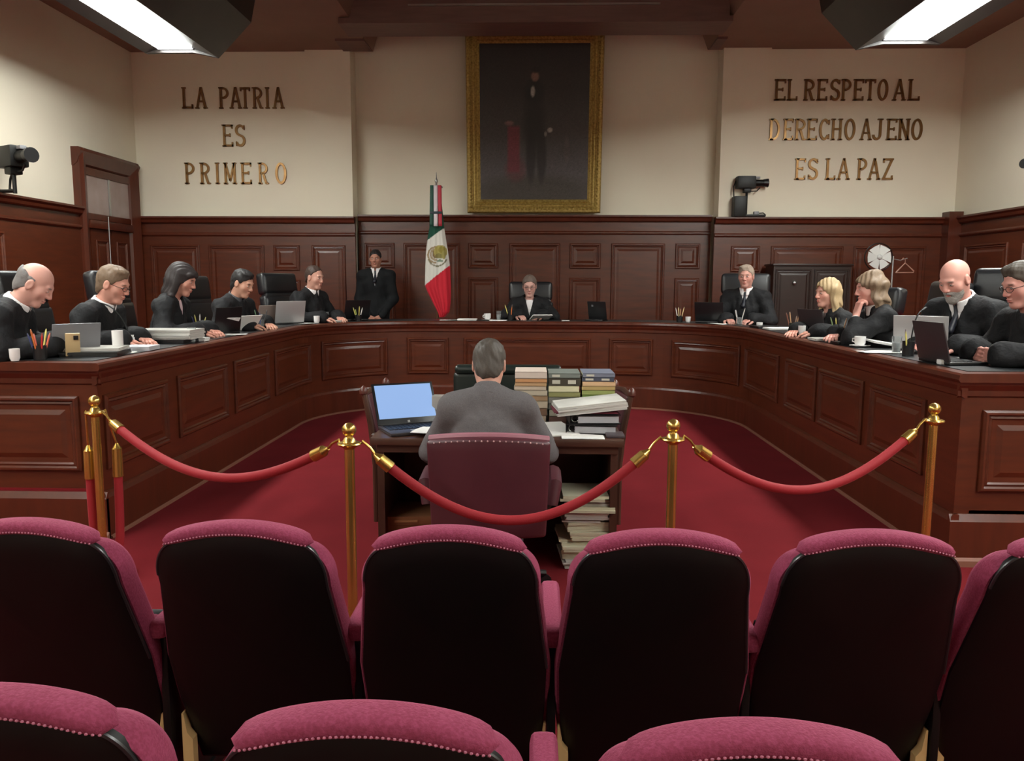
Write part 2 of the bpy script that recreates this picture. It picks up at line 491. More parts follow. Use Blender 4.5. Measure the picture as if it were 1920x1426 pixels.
def ceiling_lamp(px0, px1, py, z, sx, label):
    a, b = at(px0, py, z=z), at(px1, py, z=z)
    yend = (a.y + b.y) / 2
    xm = (a.x + b.x) / 2
    hw = abs(b.x - a.x) / 2
    t = thing('ceiling_lamp', label, 'ceiling light', (xm, yend, z), 0, 'long ceiling lamps')
    ln = -(yend + 2.6)
    sec = [(-hw, .0), (-hw - .16, -.05), (-hw - .26, .02), (-hw - .16, .62), (hw + .75, .62), (hw + .68, .30), (hw + .28, -.10), (hw, .0)]
    sec = [(sx * u, v) for u, v in sec]
    f = lambda u, v, d: Vector((u, d, v))
    h = B()
    # the trough is open underneath: outline with the strip recessed
    out = sec[:1] + sec[1:] + [(sx * hw, .045), (-sx * hw, .045)]
    h.prism(out, f, 0, ln)
    h.obj('housing', HOUS, t, 0)
    en = B()
    en.prism([(sx * (-hw - .26), .02), (sx * (-hw - .16), -.05), (sx * -hw, -.045), (sx * hw, -.045), (sx * (hw + .28), -.10), (sx * (hw + .68), .30), (sx * (hw + .75), .62), (sx * (-hw - .16), .62)], f, 0, .05)
    en.obj('end_cap', HOUS, t, 0)
    B().bx(-hw + .012, hw - .012, -.02, ln, -.012, .044).obj('diffuser', STRIP, t, 0)
    rl = B()
    for s_ in (-1, 1):
        rl.bx(s_ * hw - .010, s_ * hw + .012, -.0, ln, -.004, .012)
    rl.bx(-hw - .01, hw + .01, -.02, .004, -.014, .012)
    rl.obj('frame', GREYP, t, 0)
    for yy in (-1.2, -4.5, -8.0, -11):
        if yy > ln:
            B().cyl((sx * .2, yy, .6), (sx * .2, yy, ZC - z + .01), .015, n=8).obj('hanger', HOUS, t)
    return t


ceiling_lamp(297, 362, 91, 4.3, 1, 'long dark ceiling lamp with glowing strip, upper left above the door')
ceiling_lamp(1657, 1737, 74, 4.3, -1, 'long dark ceiling lamp with glowing strip, upper right')

# ------------------------------------------------------------------ horseshoe bench
BX0, BX1, BYB, BR = -2.68, 2.40, 10.12, 1.4
BY_L, BY_R = 4.72, 4.46
BH = 1.11
BT = .56
seg_len = [BYB - BR - BY_L, BR * PI / 2, BX1 - BX0 - 2 * BR, BR * PI / 2, BYB - BR - BY_R]
cum = [0]
for l_ in seg_len:
    cum.append(cum[-1] + l_)
SL = cum[-1]


def path(s):
    if s <= cum[1]:
        return Vector((BX0, BY_L + s, 0)), Vector((-1, 0, 0))
    if s <= cum[2]:
        a = (s - cum[1]) / BR
        n = Vector((-math.cos(a), math.sin(a), 0))
        return Vector((BX0 + BR, BYB - BR, 0)) + n * BR, n
    if s <= cum[3]:
        return Vector((BX0 + BR + s - cum[2], BYB, 0)), Vector((0, 1, 0))
    if s <= cum[4]:
        a = (s - cum[3]) / BR
        n = Vector((math.sin(a), math.cos(a), 0))
        return Vector((BX1 - BR, BYB - BR, 0)) + n * BR, n
    return Vector((BX1, BYB - BR - (s - cum[4]), 0)), Vector((1, 0, 0))


def bp(s, d, z):
    p, n = path(s)
    return p + n * d + Vector((0, 0, z))


def s_samples(s0, s1):
    ss = {s0, s1}
    for i, c_ in enumerate(cum):
        if s0 < c_ < s1:
            ss.add(c_)
    for i in (1, 3):
        for k in range(25):
            q = cum[i] + seg_len[i] * k / 24
            if s0 < q < s1:
                ss.add(q)
    return sorted(ss)


def sweep(b, prof, s0, s1):
    """closed profile [(d, z)] swept along the bench"""
    ss = s_samples(s0, s1)
    n = len(prof)
    rings = [[b.bm.verts.new(bp(s, d, z)) for d, z in prof] for s in ss]
    for A, Q in zip(rings, rings[1:]):
        for i in range(n):
            b.bm.faces.new((A[i], A[(i + 1) % n], Q[(i + 1) % n], Q[i]))
    b.bm.faces.new(rings[0])
    b.bm.faces.new(rings[-1][::-1])
    return b


bench = thing('judges_bench', 'long horseshoe-shaped panelled mahogany bench around the red carpet', 'bench', (0, BYB, 0))


def bpart(b, name, m, parent=bench, smooth=0):
    o = b.obj(name, m, None, smooth)
    o.parent = parent
    o.matrix_parent_inverse = Matrix.Translation((0, BYB, 0)).inverted() if parent is bench else Matrix.Identity(4)
    return o


bpart(sweep(B(), [(0, 0), (.08, 0), (.08, BH - .06), (0, BH - .06)], 0, SL), 'carcass', WOOD)
bpart(sweep(B(), [(-.05, BH - .035), (-.045, BH - .01), (-.03, BH), (BT + .05, BH), (BT + .06, BH - .03), (BT + .05, BH - .05), (-.04, BH - .05)], -.05, SL + .05), 'worktop', WOODV)
bpart(sweep(B(), [(0, BH - .05), (-.03, BH - .05), (-.028, BH - .07), (-.012, BH - .10), (-.012, BH - .13), (0, BH - .14), (.02, BH - .14), (.02, BH - .05)], -.02, SL + .02), 'cornice', WOODV)
bpart(sweep(B(), [(.0, .0), (-.03, 0), (-.03, .26), (-.02, .285), (-.006, .30), (.02, .30), (.02, 0)], -.025, SL + .025), 'plinth', WOODV)
bpart(sweep(B(), [(-.03, 0), (-.045, 0), (-.045, .012), (-.03, .02)], 0, SL), 'floor_bead', colmat((120, 76, 60)))
bpart(sweep(B(), [(.05, BH - .002), (BT + .01, BH - .002), (BT + .01, BH + .004), (.05, BH + .004)], .06, SL - .06), 'desk_mat', MAT)


def s_of_px(px, py=720):
    best = None
    d = at(px, py, y=1.0)
    k = d.x / d.y
    for i in range(2400):
        s = SL * i / 2399
        p, n = path(s)
        e = abs(p.x - k * p.y)
        if best is None or e < best[0]:
            best = (e, s)
    return best[1]


def smooth_panel(s0, s1, z0=.43, z1=.90):
    curved = s0 < cum[2] and s1 > cum[1] or s0 < cum[4] and s1 > cum[3]
    return bpart(panel_loops(B(), lambda u, v, d: bp(u, -d, v), s0, s1, z0, z1, PROF, 14 if curved else 1), 'panel', WOOD)


for a, b_ in ((190, 311), (331, 424), (438, 503), (515, 583), (604, 727), (764, 842), (870, 1106), (1141, 1222), (1258, 1386), (1396, 1460), (1474, 1532), (1538, 1622), (1636, 1742)):
    smooth_panel(s_of_px(a), s_of_px(b_))
# end faces: each arm ends in a wide panelled return
EW = 1.15
for y0, x0, sg in ((BY_L, BX0, -1), (BY_R, BX1, 1)):
    fne = lambda u, v, d, x0=x0, y0=y0, sg=sg: Vector((x0 + sg * u, y0 - d, v))
    fz = lambda u, v, d, x0=x0, sg=sg: Vector((x0 + sg * d, u, v))
    bpart(B().bx(x0 + sg * .079, x0 + sg * EW, y0, y0 + .2, 0, BH - .05), 'end_wall', WOOD)
    bpart(B().bx(x0 + sg * (BT + .061), x0 + sg * (EW + .04), y0 - .05, y0 + .24, BH - .05, BH - .002, .012), 'end_shelf', WOODV)
    bpart(panel_loops(B(), fne, .12, EW - .1, .43, .90, PROF), 'end_panel', WOOD)
    bpart(B().prism([(y0, 0), (y0 - .03, 0), (y0 - .03, .26), (y0 - .006, .30), (y0, .30)], fz, -.03, EW), 'end_plinth', WOODV)
    bpart(B().prism([(y0, BH - .05), (y0 - .03, BH - .05), (y0 - .028, BH - .07), (y0 - .012, BH - .10), (y0 - .012, BH - .13), (y0, BH - .14)], fz, -.03, EW), 'end_cornice', WOODV)
    bpart(B().prism([(y0 - .03, 0), (y0 - .05, 0), (y0 - .05, .035), (y0 - .03, .05)], fz, -.04, EW), 'end_bead', colmat((120, 76, 60)))

# raised platform behind the bench
pf = B()
ss = s_samples(0, SL)
inner = [bp(s, .085, 0) for s in ss]
outer = []
for p in inner:
    outer.append(p)
poly = [(p.x, p.y) for p in inner]
full = [(XL, BY_L)] + poly + [(XR, BY_R), (XR, 12.3), (XL, 12.3)]
# split in quads: fan each inner segment outwards to the wall line
for a, b_, sa, sb in zip(inner, inner[1:], ss, ss[1:]):
    def far(p, s):
        q, n = path(s)
        t = 99
        if n.x < -1e-6: t = min(t, (XL - p.x) / n.x)
        if n.x > 1e-6: t = min(t, (XR - p.x) / n.x)
        if n.y > 1e-6: t = min(t, (12.3 - p.y) / n.y)
        return p + n * t
    A1, B1 = far(a, sa), far(b_, sb)
    pts = [a, b_, B1, A1]
    pf.add([Vector((p.x, p.y, z)) for z in (0.0, PLAT) for p in pts], [(0, 1, 2, 3), (4, 5, 6, 7), (0, 1, 5, 4), (1, 2, 6, 5), (2, 3, 7, 6), (3, 0, 4, 7)])
for x in (XL, XR):   # fill corners behind the arcs
    pf.bx(x, x + (1.5 if x < 0 else -1.5), 9.5, 12.3, 0, PLAT - .002)
struct(pf.obj('platform', PLATC, smooth=0), 'raised carpeted platform behind the bench')

# ------------------------------------------------------------------ audience seats
SEAT_W = .252
LEAN = math.tan(R_(19))
ZT = .985


def seat_outline(ins, top_drop, n=14):
    """closed outline (x, z) of the seat back, counter-clockwise from bottom left"""
    hw_b, hw_m, hw_t = .240 - ins, .236 - ins, .210 - ins
    hw_w = .266 - ins
    z0, z1 = .16 + ins, .945 - top_drop
    pts = [(-hw_b, z0), (hw_b, z0), (hw_w - .004, .40), (hw_w, .55), (hw_m, .80)]
    for i in range(1, n):
        a = (i / n) * PI / 2                      # shoulder curve into the top
        pts.append((hw_m - (hw_m - hw_t * .74) * (1 - math.cos(a)), .81 + (z1 - .025 - .81) * math.sin(a) ** .85))
    for i in range(0, 9):
        u = 1 - 2 * i / 8
        pts.append((hw_t * .72 * u, z1 - .025 * u * u))
    for i in range(n - 1, 0, -1):
        a = (i / n) * PI / 2
        pts.append((-(hw_m - (hw_m - hw_t * .74) * (1 - math.cos(a))), .81 + (z1 - .025 - .81) * math.sin(a) ** .85))
    pts += [(-hw_m, .80), (-hw_w, .55), (-hw_w + .004, .40)]
    return pts


def layered(b, outline, layers):
    cxm = 0
    czm = .60
    rings = []
    for ins, y in layers:
        ring = []
        for x, z in outline:
            r = math.hypot(x - cxm, z - czm)
            k = max(.02, (r - ins) / r)
            xx, zz = cxm + (x - cxm) * k, czm + (z - czm) * k
            ring.append(b.bm.verts.new((xx, y + (ZT - zz) * LEAN, zz)))
        rings.append(ring)
    n = len(outline)
    for A, Q in zip(rings, rings[1:]):
        for i in range(n):
            b.bm.faces.new((A[i], A[(i + 1) % n], Q[(i + 1) % n], Q[i]))
    b.bm.faces.new(rings[0])
    b.bm.faces.new(rings[-1][::-1])
    return b


def make_seat():
    t = thing('theatre_seat', 'x', 'seat')
    layered(B(), seat_outline(0, 0), [(.03, -.004), (.006, -.006), (0, .004), (0, .055), (.012, .078), (.04, .092), (.1, .098)]).obj('back_cushion', VELVET, t, 60)
    layered(B(), seat_outline(.012, -.014), [(.3, -.046), (.2, -.044), (.12, -.040), (.06, -.034), (.02, -.026), (0, -.016), (0, .004), (.05, .01)]).obj('back_shell', SHELL, t, 50)
    edge_hl = [(x, -.016 + (ZT - z) * LEAN, z) for x, z in seat_outline(.012, -.014)[3:-3]]
    B().tube(edge_hl, .0042, 6).obj('shell_edge_highlight', EDGEHL, t)  # added tube, its lighter grey stands in for the highlight along the shell
    hr = B()

    def fn(u, v):
        a = 2 * PI * u
        x = -1 + 2 * v
        k = max(0, 1 - abs(x) ** 9.0) ** .5
        y = math.copysign(abs(math.cos(a)) ** .75, math.cos(a)) * .036 * k
        z = math.copysign(abs(math.sin(a)) ** .75, math.sin(a)) * .019 * k
        return Vector((x * .2, y + .020, .966 + z - .036 * x * x))
    hr.grid(fn, 20, 25, True)
    hr.obj('headrest_roll', VELVET, t, 60)
    sb = B()
    for i in range(45):
        x = -.93 + 1.86 * i / 44
        k = max(0, 1 - abs(x) ** 9.0) ** .5
        sb.sph((x * .198, .018 - .0350 * k, .959 - .036 * x * x), (.0030, .0022, .0024), 5, 3)
    sb.obj('stitching', colmat((176, 104, 126), .7), t, 60)['kind'] = 'stuff'
    B().box((0, .335, .46), (.43, .09, .28), Matrix.Rotation(R_(19), 3, 'X'), .035, 3).obj('seat_cushion', VELVET, t)
    B().box((0, .390, .475), (.40, .025, .25), Matrix.Rotation(R_(19), 3, 'X'), .008).obj('seat_pan', SHELL, t)
    ar = B().box((.270, .335, .625), (.06, .40, .05), None, .022, 3)
    ar.obj('armrest', VELVET, t, 60)
    st = B().bx(.258, .282, .18, .52, .05, .602, .006).bx(.250, .290, .14, .56, 0, .05, .006)
    st.obj('standard', SHELL, t)
    for x in (-.262, .262):
        br = B()
        br.prism([(0, .16), (.034, .16), (.034, .27), (.016, .29), (.006, .35), (0, .35)], lambda u, v, d, x=x: Vector((x * .97 - math.copysign(u, x) * .9, d, v)), .19, .22)
        br.obj('bracket', colmat((190, 156, 104)), t)
    return t


seat0 = make_seat()
first = True
row1 = [(36, 976, 'burgundy velvet seat with black shell at the left end of the front row'),
        (439, 980, 'burgundy seat of the front row nearest below the left rope'),
        (840, 990, 'burgundy seat of the front row straight behind the grey-suited man'),
        (1246, 997, 'burgundy seat of the front row below the right middle brass post'),
        (1650, 998, 'burgundy seat of the front row below the rightmost brass post'),
        (2054, 1003, 'burgundy seat cut off by the right edge of the photo')]
row2 = [(-40, 1302, 'nearest-row burgundy seat in the bottom left corner'),
        (678, 1337, 'nearest-row burgundy seat at the bottom middle'),
        (1435, 1372, 'nearest-row burgundy seat at the bottom right')]
for row, grp in ((row1, 'front row seats'), (row2, 'nearest row seats')):
    for px, py, lab in row:
        o = seat0 if first else copy_tree(seat0)
        first = False
        p = at(px, py, z=ZT)
        o.location = (p.x, p.y, 0)
        tag(o, lab, 'seat', grp)

# ------------------------------------------------------------------ stanchions and ropes


def make_post():
    t = thing('stanchion', 'x', 'stanchion')
    B().lathe([(.155, 0), (.16, .008), (.155, .018), (.11, .03), (.05, .042), (.034, .055), (.03, .075)], n=32).obj('base', BRASS, t)
    B().lathe([(.0215, .06), (.0215, .905)], n=20).obj('pole', BRASS, t)
    B().lathe([(.022, .885), (.03, .893), (.05, .903), (.053, .908), (.05, .913), (.03, .917), (.024, .93), (.016, .938), (.015, .944)], n=24).obj('collar', BRASS, t)
    B().lathe([(.014, .94)] + [(max(.003, .031 * math.sin(a)), .969 - .031 * math.cos(a)) for a in [PI * k / 12 for k in range(2, 12)]] + [(.004, 1.0)], n=24).obj('ball', BRASS, t)
    return t


post0 = make_post()
PP = []
for i, (px, py, lab) in enumerate(((176, 741, 'leftmost brass rope post, in front of the left bench end'), (654, 792, 'brass rope post left of the desk'),
                                   (1263, 785, 'brass rope post right of the desk'), (1753, 755, 'rightmost brass rope post, in front of the right bench end'))):
    o = post0 if i == 0 else copy_tree(post0)
    p = at(px, py, z=1.0)
    o.location = (p.x, p.y, 0)
    PP.append(Vector((p.x, p.y, 0)))
    tag(o, lab, 'rope post', 'brass rope posts')


def rope(pts, lab, a_hook, b_hook):
    t = thing('velvet_rope', lab, 'rope', pts[0], 0, 'red velvet ropes')
    o0 = Vector(pts[0])
    P = [Vector(p) - o0 for p in pts]
    n = len(P)
    B().tube(P[2:-2], .0225, 12).obj('rope_body', ROPE, t)
    for q, hk in ((P[:4], a_hook), (P[::-1][:4], b_hook)):
        d = (q[2] - q[1]).normalized()
        e = B().tube([q[2] + d * .03, q[2] + d * .028, q[1] + d * .01, q[1], q[1] - d * .02], [.025, .028, .026, .018, .008], 12)
        hk = Vector(hk) - o0
        e.obj('rope_end', BRASS, t)
        B().tube([q[1] - d * .015, (q[1] + hk) / 2 + Vector((0, 0, .012)), hk + Vector((0, 0, .012)), hk], .006, 8).obj('hook', BRASS, t)
    return t


def hang(A, Bq, low_px, low_py, lab):
    dr = (Bq - A).normalized()
    a = A + dr * .055 + Vector((0, 0, .908))
    b = Bq - dr * .055 + Vector((0, 0, .908))
    ym = (a.y + b.y) / 2
    k = at(low_px, low_py, y=ym).z
    N = 40
    pts = []
    for i in range(N + 1):
        u = i / N
        pts.append(a.lerp(b, u) + Vector((0, 0, -(.908 - k) * (1 - (2 * u - 1) ** 2) * (1 - .12 * (2 * u - 1) ** 2))))
    # start slightly away from the collar
    return rope(pts[1:-1], lab, a, b)


hang(PP[0], PP[1], 425, 893, 'red velvet rope on the left, leftmost post to the next')
hang(PP[1], PP[2], 960, 975, 'red velvet rope hanging across behind the burgundy office chair')
hang(PP[2], PP[3], 1490, 917, 'red velvet rope on the right, to the rightmost post')
# spare rope hung double from the leftmost post
A = PP[0] + Vector((-.05, 0, .905))
Bh = PP[0] + Vector((.03, .045, .905))
pts = []
for i in range(41):
    u = i / 40
    k = 1 - abs(2 * u - 1) ** 5
    x = -.06 + (.125) * u - .05 * math.sin(PI * min(1, u * 2)) * (u < .5) * .5 + .03 * math.sin(PI * u) * (u > .5)
    pts.append(PP[0] + Vector((x, .02 + .06 * u,   .875 - .74 * k)))
rope(pts, 'spare red velvet rope hanging in a loop from the leftmost post', A, Bh)

# ------------------------------------------------------------------ clerk's desk
TZ = .75
ta, tb = at(691, 823, z=TZ), at(1170, 823, z=TZ)
TX0, TX1 = ta.x, tb.x
TY0 = (ta.y + tb.y) / 2
TD = .80
TY1 = TY0 + TD
desk = thing('clerk_desk', 'dark wooden desk on the red carpet covered in books and papers', 'desk', ((TX0 + TX1) / 2, (TY0 + TY1) / 2, 0))
hw, hd = (TX1 - TX0) / 2, TD / 2
B().box((0, 0, TZ - .02), (2 * hw, TD, .04), None, .006).obj('desk_top', WOODT, desk)
B().bx(-hw + .03, hw - .03, -hd + .03, -hd + .05, TZ - .085, TZ - .04).obj('apron', WOODT, desk, 0)
for x in (-hw + .05, hw - .05):
    B().bx(x - .02, x + .02, -hd + .04, hd - .04, 0, TZ - .04).obj('side_panel', WOODT, desk, 0)
B().bx(-hw + .07, hw - .07, hd - .08, hd - .06, .0, TZ - .04).obj('modesty_panel', WOODT, desk, 0)


def tw(px, py, z=TZ):
    return at(px, py, z=z)


# laptop -------------------------------------------------------------


def laptop(name, label, loc, rz, w=.34, d=.23, ang=105, lid=LGREY, base=BLACKP, screen=None, grp=None, logo=False):
    """opens towards local -y (keyboard in front), lid hinged at +y"""
    t = thing(name, label, 'laptop', loc, rz, grp)
    B().box((0, 0, .011), (w, d, .018), None, .006).obj('base', base, t)
    kb = B()
    for r in range(5):
        for c_ in range(12):
            kb.box((-w * .41 + c_ * w * .0745, d * .35 - r * d * .105, .0215), (w * .062, d * .085, .004))
    kb.obj('keyboard', BLACKP, t, 0)['kind'] = 'stuff'
    B().box((0, -d * .33, .0205), (w * .3, d * .24, .002)).obj('touchpad', GREYP, t, 0)
    Rm = Matrix.Rotation(R_(90 - ang) * 1.0, 3, 'X')
    hinge = Vector((0, d / 2 - .004, .02))
    L = d * .98
    up = Vector((0, math.cos(R_(180 - ang)) * -1 * -1, math.sin(R_(180 - ang))))
    up = Vector((0, -math.cos(R_(ang)), math.sin(R_(ang))))
    nrm = Vector((0, -up.z, up.y))             # towards the user (-y side)
    M = Matrix(((1, 0, 0), (0, 0, 0), (0, 0, 0)))
    rot = Matrix((Vector((1, 0, 0)), nrm * -1, up)).transposed()
    ld = B().box(hinge + up * (L / 2), (w, .009, L), rot, .003)
    lo = ld.obj('lid', lid, t)
    if screen:
        B().box(hinge + up * (L / 2 + .012) + nrm * .0052, (w - .03, .0015, L - .05), rot).obj('screen', screen, lo, 0)
        if logo:
            B().box(hinge + up * .014 + nrm * .0055, (.014, .0015, .014), rot).obj('badge', STEEL, lo, 0)
    return t


la, lb = tw(727, 812), tw(812, 792)
laptop('laptop', 'black laptop with a lit blue screen on the clerk desk', (at(786, 800, z=TZ).x, TY0 + .23, TZ), R_(27), .38, .27, 121, BLACKP, DARKP, SCREEN, None, True)


def sheet(label, loc, w, d, h, rz, m=PAPER, cat='paper', grp=None, name='paper_sheet', tilt=0):
    o = B()
    if h < .006:
        o.grid(lambda u, v: Vector(((u - .5) * w, (v - .5) * d, h + .004 * math.sin(u * 5 + loc[0] * 9) * math.sin(v * 4))), 7, 6)
        o.grid(lambda u, v: Vector(((u - .5) * w, (v - .5) * d, .0005 + .004 * math.sin(u * 5 + loc[0] * 9) * math.sin(v * 4))), 7, 6)
    else:
        rr = random.Random(int(abs(loc[0]) * 999 + abs(loc[1]) * 77))
        k = max(2, int(h / .012))
        for i in range(k):
            o.box((rr.uniform(-.006, .006), rr.uniform(-.006, .006), h * (i + .5) / k), (w * rr.uniform(.97, 1), d * rr.uniform(.97, 1), h / k * .97), rr.uniform(-.04, .04))
    o = o.obj(name, m, smooth=0)
    o.location = loc
    o.rotation_euler = (tilt, 0, rz)
    return tag(o, label, cat, grp)


p = tw(806, 806)
sheet('white sheet of paper beside the laptop on the desk', (p.x, TY0 + .12, TZ + .024), .12, .2, .003, R_(-14))

# document box behind the laptop, clear holder
p = at(828, 760, y=TY0 + .5)
bxh = thing('document_holder', 'pale acrylic holder with an olive label behind the laptop', 'holder', (p.x, TY0 + .5, TZ))
B().box((0, 0, .085), (.11, .08, .17), None, .006).obj('holder_body', colmat((160, 156, 150), .3), bxh)
B().box((.012, -.042, .07), (.06, .004, .08), None, .0).obj('label_card', colmat((150, 140, 84)), bxh, 0)
B().box((0, -.043, .013), (.05, .004, .022), None, 0).obj('card', PAPER, bxh, 0)

# books ---------------------------------------------------------------
BOOKN = 0


def book(label, loc, w, d, h, rz, cover, pages=PAPERY, plates=0, grp='book stacks on the desk'):
    t = thing('book', label, 'book', loc, rz, grp)
    cv = B().bx(-w / 2, w / 2, -d / 2, -d / 2 + .006, 0, h).bx(-w / 2, w / 2, -d / 2, d / 2, 0, .0035).bx(-w / 2, w / 2, -d / 2, d / 2, h - .0035, h)
    cv.obj('cover', cover, t, 0)
    B().bx(-w / 2 + .004, w / 2 - .004, -d / 2 + .006, d / 2 - .004, .0035, h - .0035).obj('pages', pages, t, 0)
    for k in range(plates):
        u = -.3 + k * .5
        B().bx(u * w - .018, u * w + .03, -d / 2 - .0015, -d / 2, h * .25, h * .75).obj('spine_label', colmat((188, 184, 170)), t, 0)
    return t


stacks = [(965, 1027, 697, 'left', [(206, 190, 178), (196, 142, 96), (188, 150, 110), (196, 178, 158), (182, 170, 150), (150, 120, 90), (176, 160, 140), (120, 90, 70), (170, 150, 130)],
           ['cream', 'orange-tan', 'tan', 'beige', 'grey-beige', 'brown', 'sand', 'dark brown', 'pale brown'], [.037, .022, .02, .022, .03, .03, .04, .04, .04]),
          (1029, 1089, 700, 'middle', [(112, 118, 112), (60, 52, 40), (214, 208, 172), (142, 140, 90), (120, 118, 110), (80, 76, 70), (150, 146, 130), (90, 60, 50)],
           ['grey-green', 'black-brown labelled', 'cream-yellow', 'olive', 'grey', 'charcoal', 'stone', 'maroon'], [.028, .046, .038, .03, .036, .04, .04, .04]),
          (1091, 1154, 700, 'right', [(112, 116, 132), (64, 68, 84), (208, 172, 132), (176, 150, 96), (148, 158, 92), (120, 146, 74), (150, 150, 140), (100, 90, 80), (160, 140, 120)],
           ['slate-blue', 'navy labelled', 'peach', 'mustard', 'pale green', 'leaf-green', 'grey', 'umber', 'sandy'], [.022, .022, .026, .022, .026, .03, .04, .045, .04])]
YBK = TY0 + .52
for x0, x1, ytop, nm, cols, cn, hs in stacks:
    a, b_ = at(x0, 720, y=YBK), at(x1, 720, y=YBK)
    ztop = at((x0 + x1) / 2, ytop, y=YBK).z
    tot = sum(hs)
    k = (ztop - TZ) / tot
    z = ztop
    for i, (cc, cname, h) in enumerate(zip(cols, cn, hs)):
        h = h * k
        z -= h
        wj = (b_.x - a.x) * random.uniform(.95, 1.0)
        pos = 'on top of' if i == 0 else ('at the bottom of' if i == len(cols) - 1 else 'inside')
        book('%s book %s the %s book stack on the desk' % (cname, pos, nm), ((a.x + b_.x) / 2 + random.uniform(-.004, .004), YBK + .14, z), wj, .27, h * .985, R_(random.uniform(-1.5, 1.5)), colmat(cc), PAPERY, 2 if 'labelled' in cname else (1 if i == 0 and nm != 'left' else 0))

# binders and the big document pile right of the clerk


def binder(label, loc, rz, w=.29, d=.26, h=.055, tilt=0):
    t = thing('ring_binder', label, 'binder', loc, rz, 'ring binders on the desk')
    t.rotation_euler = (0, tilt, rz)
    B().bx(-w / 2, w / 2, -d / 2, d / 2, 0, .004).bx(-w / 2, w / 2, -d / 2, d / 2, h - .004, h).bx(-w / 2, -w / 2 + .004, -d / 2, d / 2, 0, h).obj('cover', BLACKP, t, 0)
    B().bx(-w / 2 + .05, w / 2 - .01, -d / 2 + .01, d / 2 - .01, .006, h - .012).obj('pages', colmat((168, 168, 172), .8), t, 0)
    for y in (-.09, .0, .09):
        B().tube([(-w / 2 + .035 + .02 * math.cos(a), y, h / 2 + .02 * math.sin(a)) for a in [2 * PI * i / 14 for i in range(14)]], .003, 6, closed=True).obj('ring', STEEL, t)
    return t


p = at(1112, 800, y=TY0 + .16)
b1 = binder('black ring binder lying on the desk, lower of two', (p.x, TY0 + .28, TZ + .001), R_(-4))
b2 = binder('black ring binder lying on top of another binder', (p.x + .005, TY0 + .29, TZ + .058), R_(3))
p = at(1105, 760, y=TY0 + .3)
pile = sheet('thick white document pile resting on the binders', (p.x, TY0 + .30, TZ + .124), .40, .30, .05, R_(5), PAPER2, 'paper pile', name='document_pile')
pile.rotation_euler = (0, R_(-6), R_(5))
o = sheet('dark red folder under the thick document pile', (p.x - .03, TY0 + .30, TZ + .1155), .36, .26, .007, R_(4), colmat((122, 44, 62)), 'folder', name='folder')
p = at(1032, 775, z=TZ)
sheet('loose white papers spread beside the clerk right arm', (p.x + .01, TY0 + .30, TZ + .001), .2, .42, .008, R_(14), PAPER, name='loose_papers')
p = at(1090, 812, z=TZ)
sheet('white sheet at the front right edge of the desk', (p.x, TY0 + .075, TZ + .001), .235, .125, .003, R_(0))
p = at(1150, 806, z=TZ)
tr = B().box((0, 0, .008), (.1, .13, .014), None, .004).obj('mobile_phone', colmat((74, 66, 70), .3))
tr.location = (p.x - .01, TY0 + .12, TZ + .001)
tag(tr, 'dark grey flat phone at the right corner of the desk', 'phone')

# stacks under the desk
p = at(1090, 1060, z=0)
z = 0.002
k = 0
rr = random.Random(3)
while z < .40:
    h = rr.choice((.02, .03, .045, .05))
    top = z + h >= .40
    w_ = .25 + rr.uniform(-.03, .03)
    m_ = rr.choice((PAPER2, PAPER2, PAPERY))
    k += 1
    sheet('white paper bundle in the stack on the floor under the desk' if not top else 'cream topmost bundle of the paper stack under the desk',
          (at(1098, 1000, y=TY0 + .12).x + rr.uniform(-.03, .03), TY0 + .20 + rr.uniform(-.02, .02), z), w_, .30, h, rr.uniform(-.12, .12), m_ if not top else PAPERY, 'paper bundle', 'paper bundles under the desk', 'paper_bundle')
    z += h + .001
cbx = thing('cardboard_box', 'brown cardboard box under the left side of the desk', 'box', (at(765, 1000, y=TY0 + .25).x, TY0 + .28, 0), R_(4))
B().box((0, 0, .115), (.28, .30, .23), None, .004).obj('box_body', CARD, cbx)
B().box((0, 0, .245), (.30, .32, .05), None, .004).obj('lid', CARD, cbx)
B().box((0, -.165, .245), (.13, .004, .012)).obj('tape', colmat((160, 110, 70)), cbx, 0)

# ------------------------------------------------------------------ chairs around the desk


def star_base(t, n=5, r=.3, zc=.4, m=BLACKP):
    B().cyl((0, 0, .09), (0, 0, zc), .026, n=14).obj('gas_column', m, t)
    for k in range(n):
        a = 2 * PI * k / n + .3
        l = B().tube([(0.02 * math.cos(a), .02 * math.sin(a), .11), (r * .6 * math.cos(a), r * .6 * math.sin(a), .09), (r * math.cos(a), r * math.sin(a), .07)], [.028, .022, .015], 8).obj('base_leg', m, t)
        B().cyl((r * math.cos(a) - .012 * math.sin(a), r * math.sin(a) + .012 * math.cos(a), .03), (r * math.cos(a) + .012 * math.sin(a), r * math.sin(a) - .012 * math.cos(a), .03), .03, n=12).obj('castor', BLACKP, l)


# clerk chair: burgundy leather with nail heads along the top, seen from behind
ya = 3.74
ca, cb_ = at(803, 822, y=ya), at(1029, 822, y=ya)
cw = (cb_.x - ca.x)
cx_ = (ca.x + cb_.x) / 2
ztop = at(915, 817, y=ya).z
ch = thing('office_chair', 'burgundy leather office chair with nail heads, seen from behind at the desk', 'chair', (cx_, ya + .22, 0))
bk = B()
bk.grid(lambda u, v: Vector(((u - .5) * cw * (.93 + .07 * v), -.22 + .05 * math.cos((u - .5) * PI) * -1 + .05 + .02 * (1 - v), .36 + v * (ztop - .36 - .025 * (2 * u - 1) ** 2))), 17, 9)
bko = bk.obj('back_shell', BURG, ch, 60)
sm = bko.modifiers.new('solid', 'SOLIDIFY')
sm.thickness = .055
sm.offset = -1 if False else 1
bv = bko.modifiers.new('bevel', 'BEVEL')
bv.width = .018
bv.segments = 3
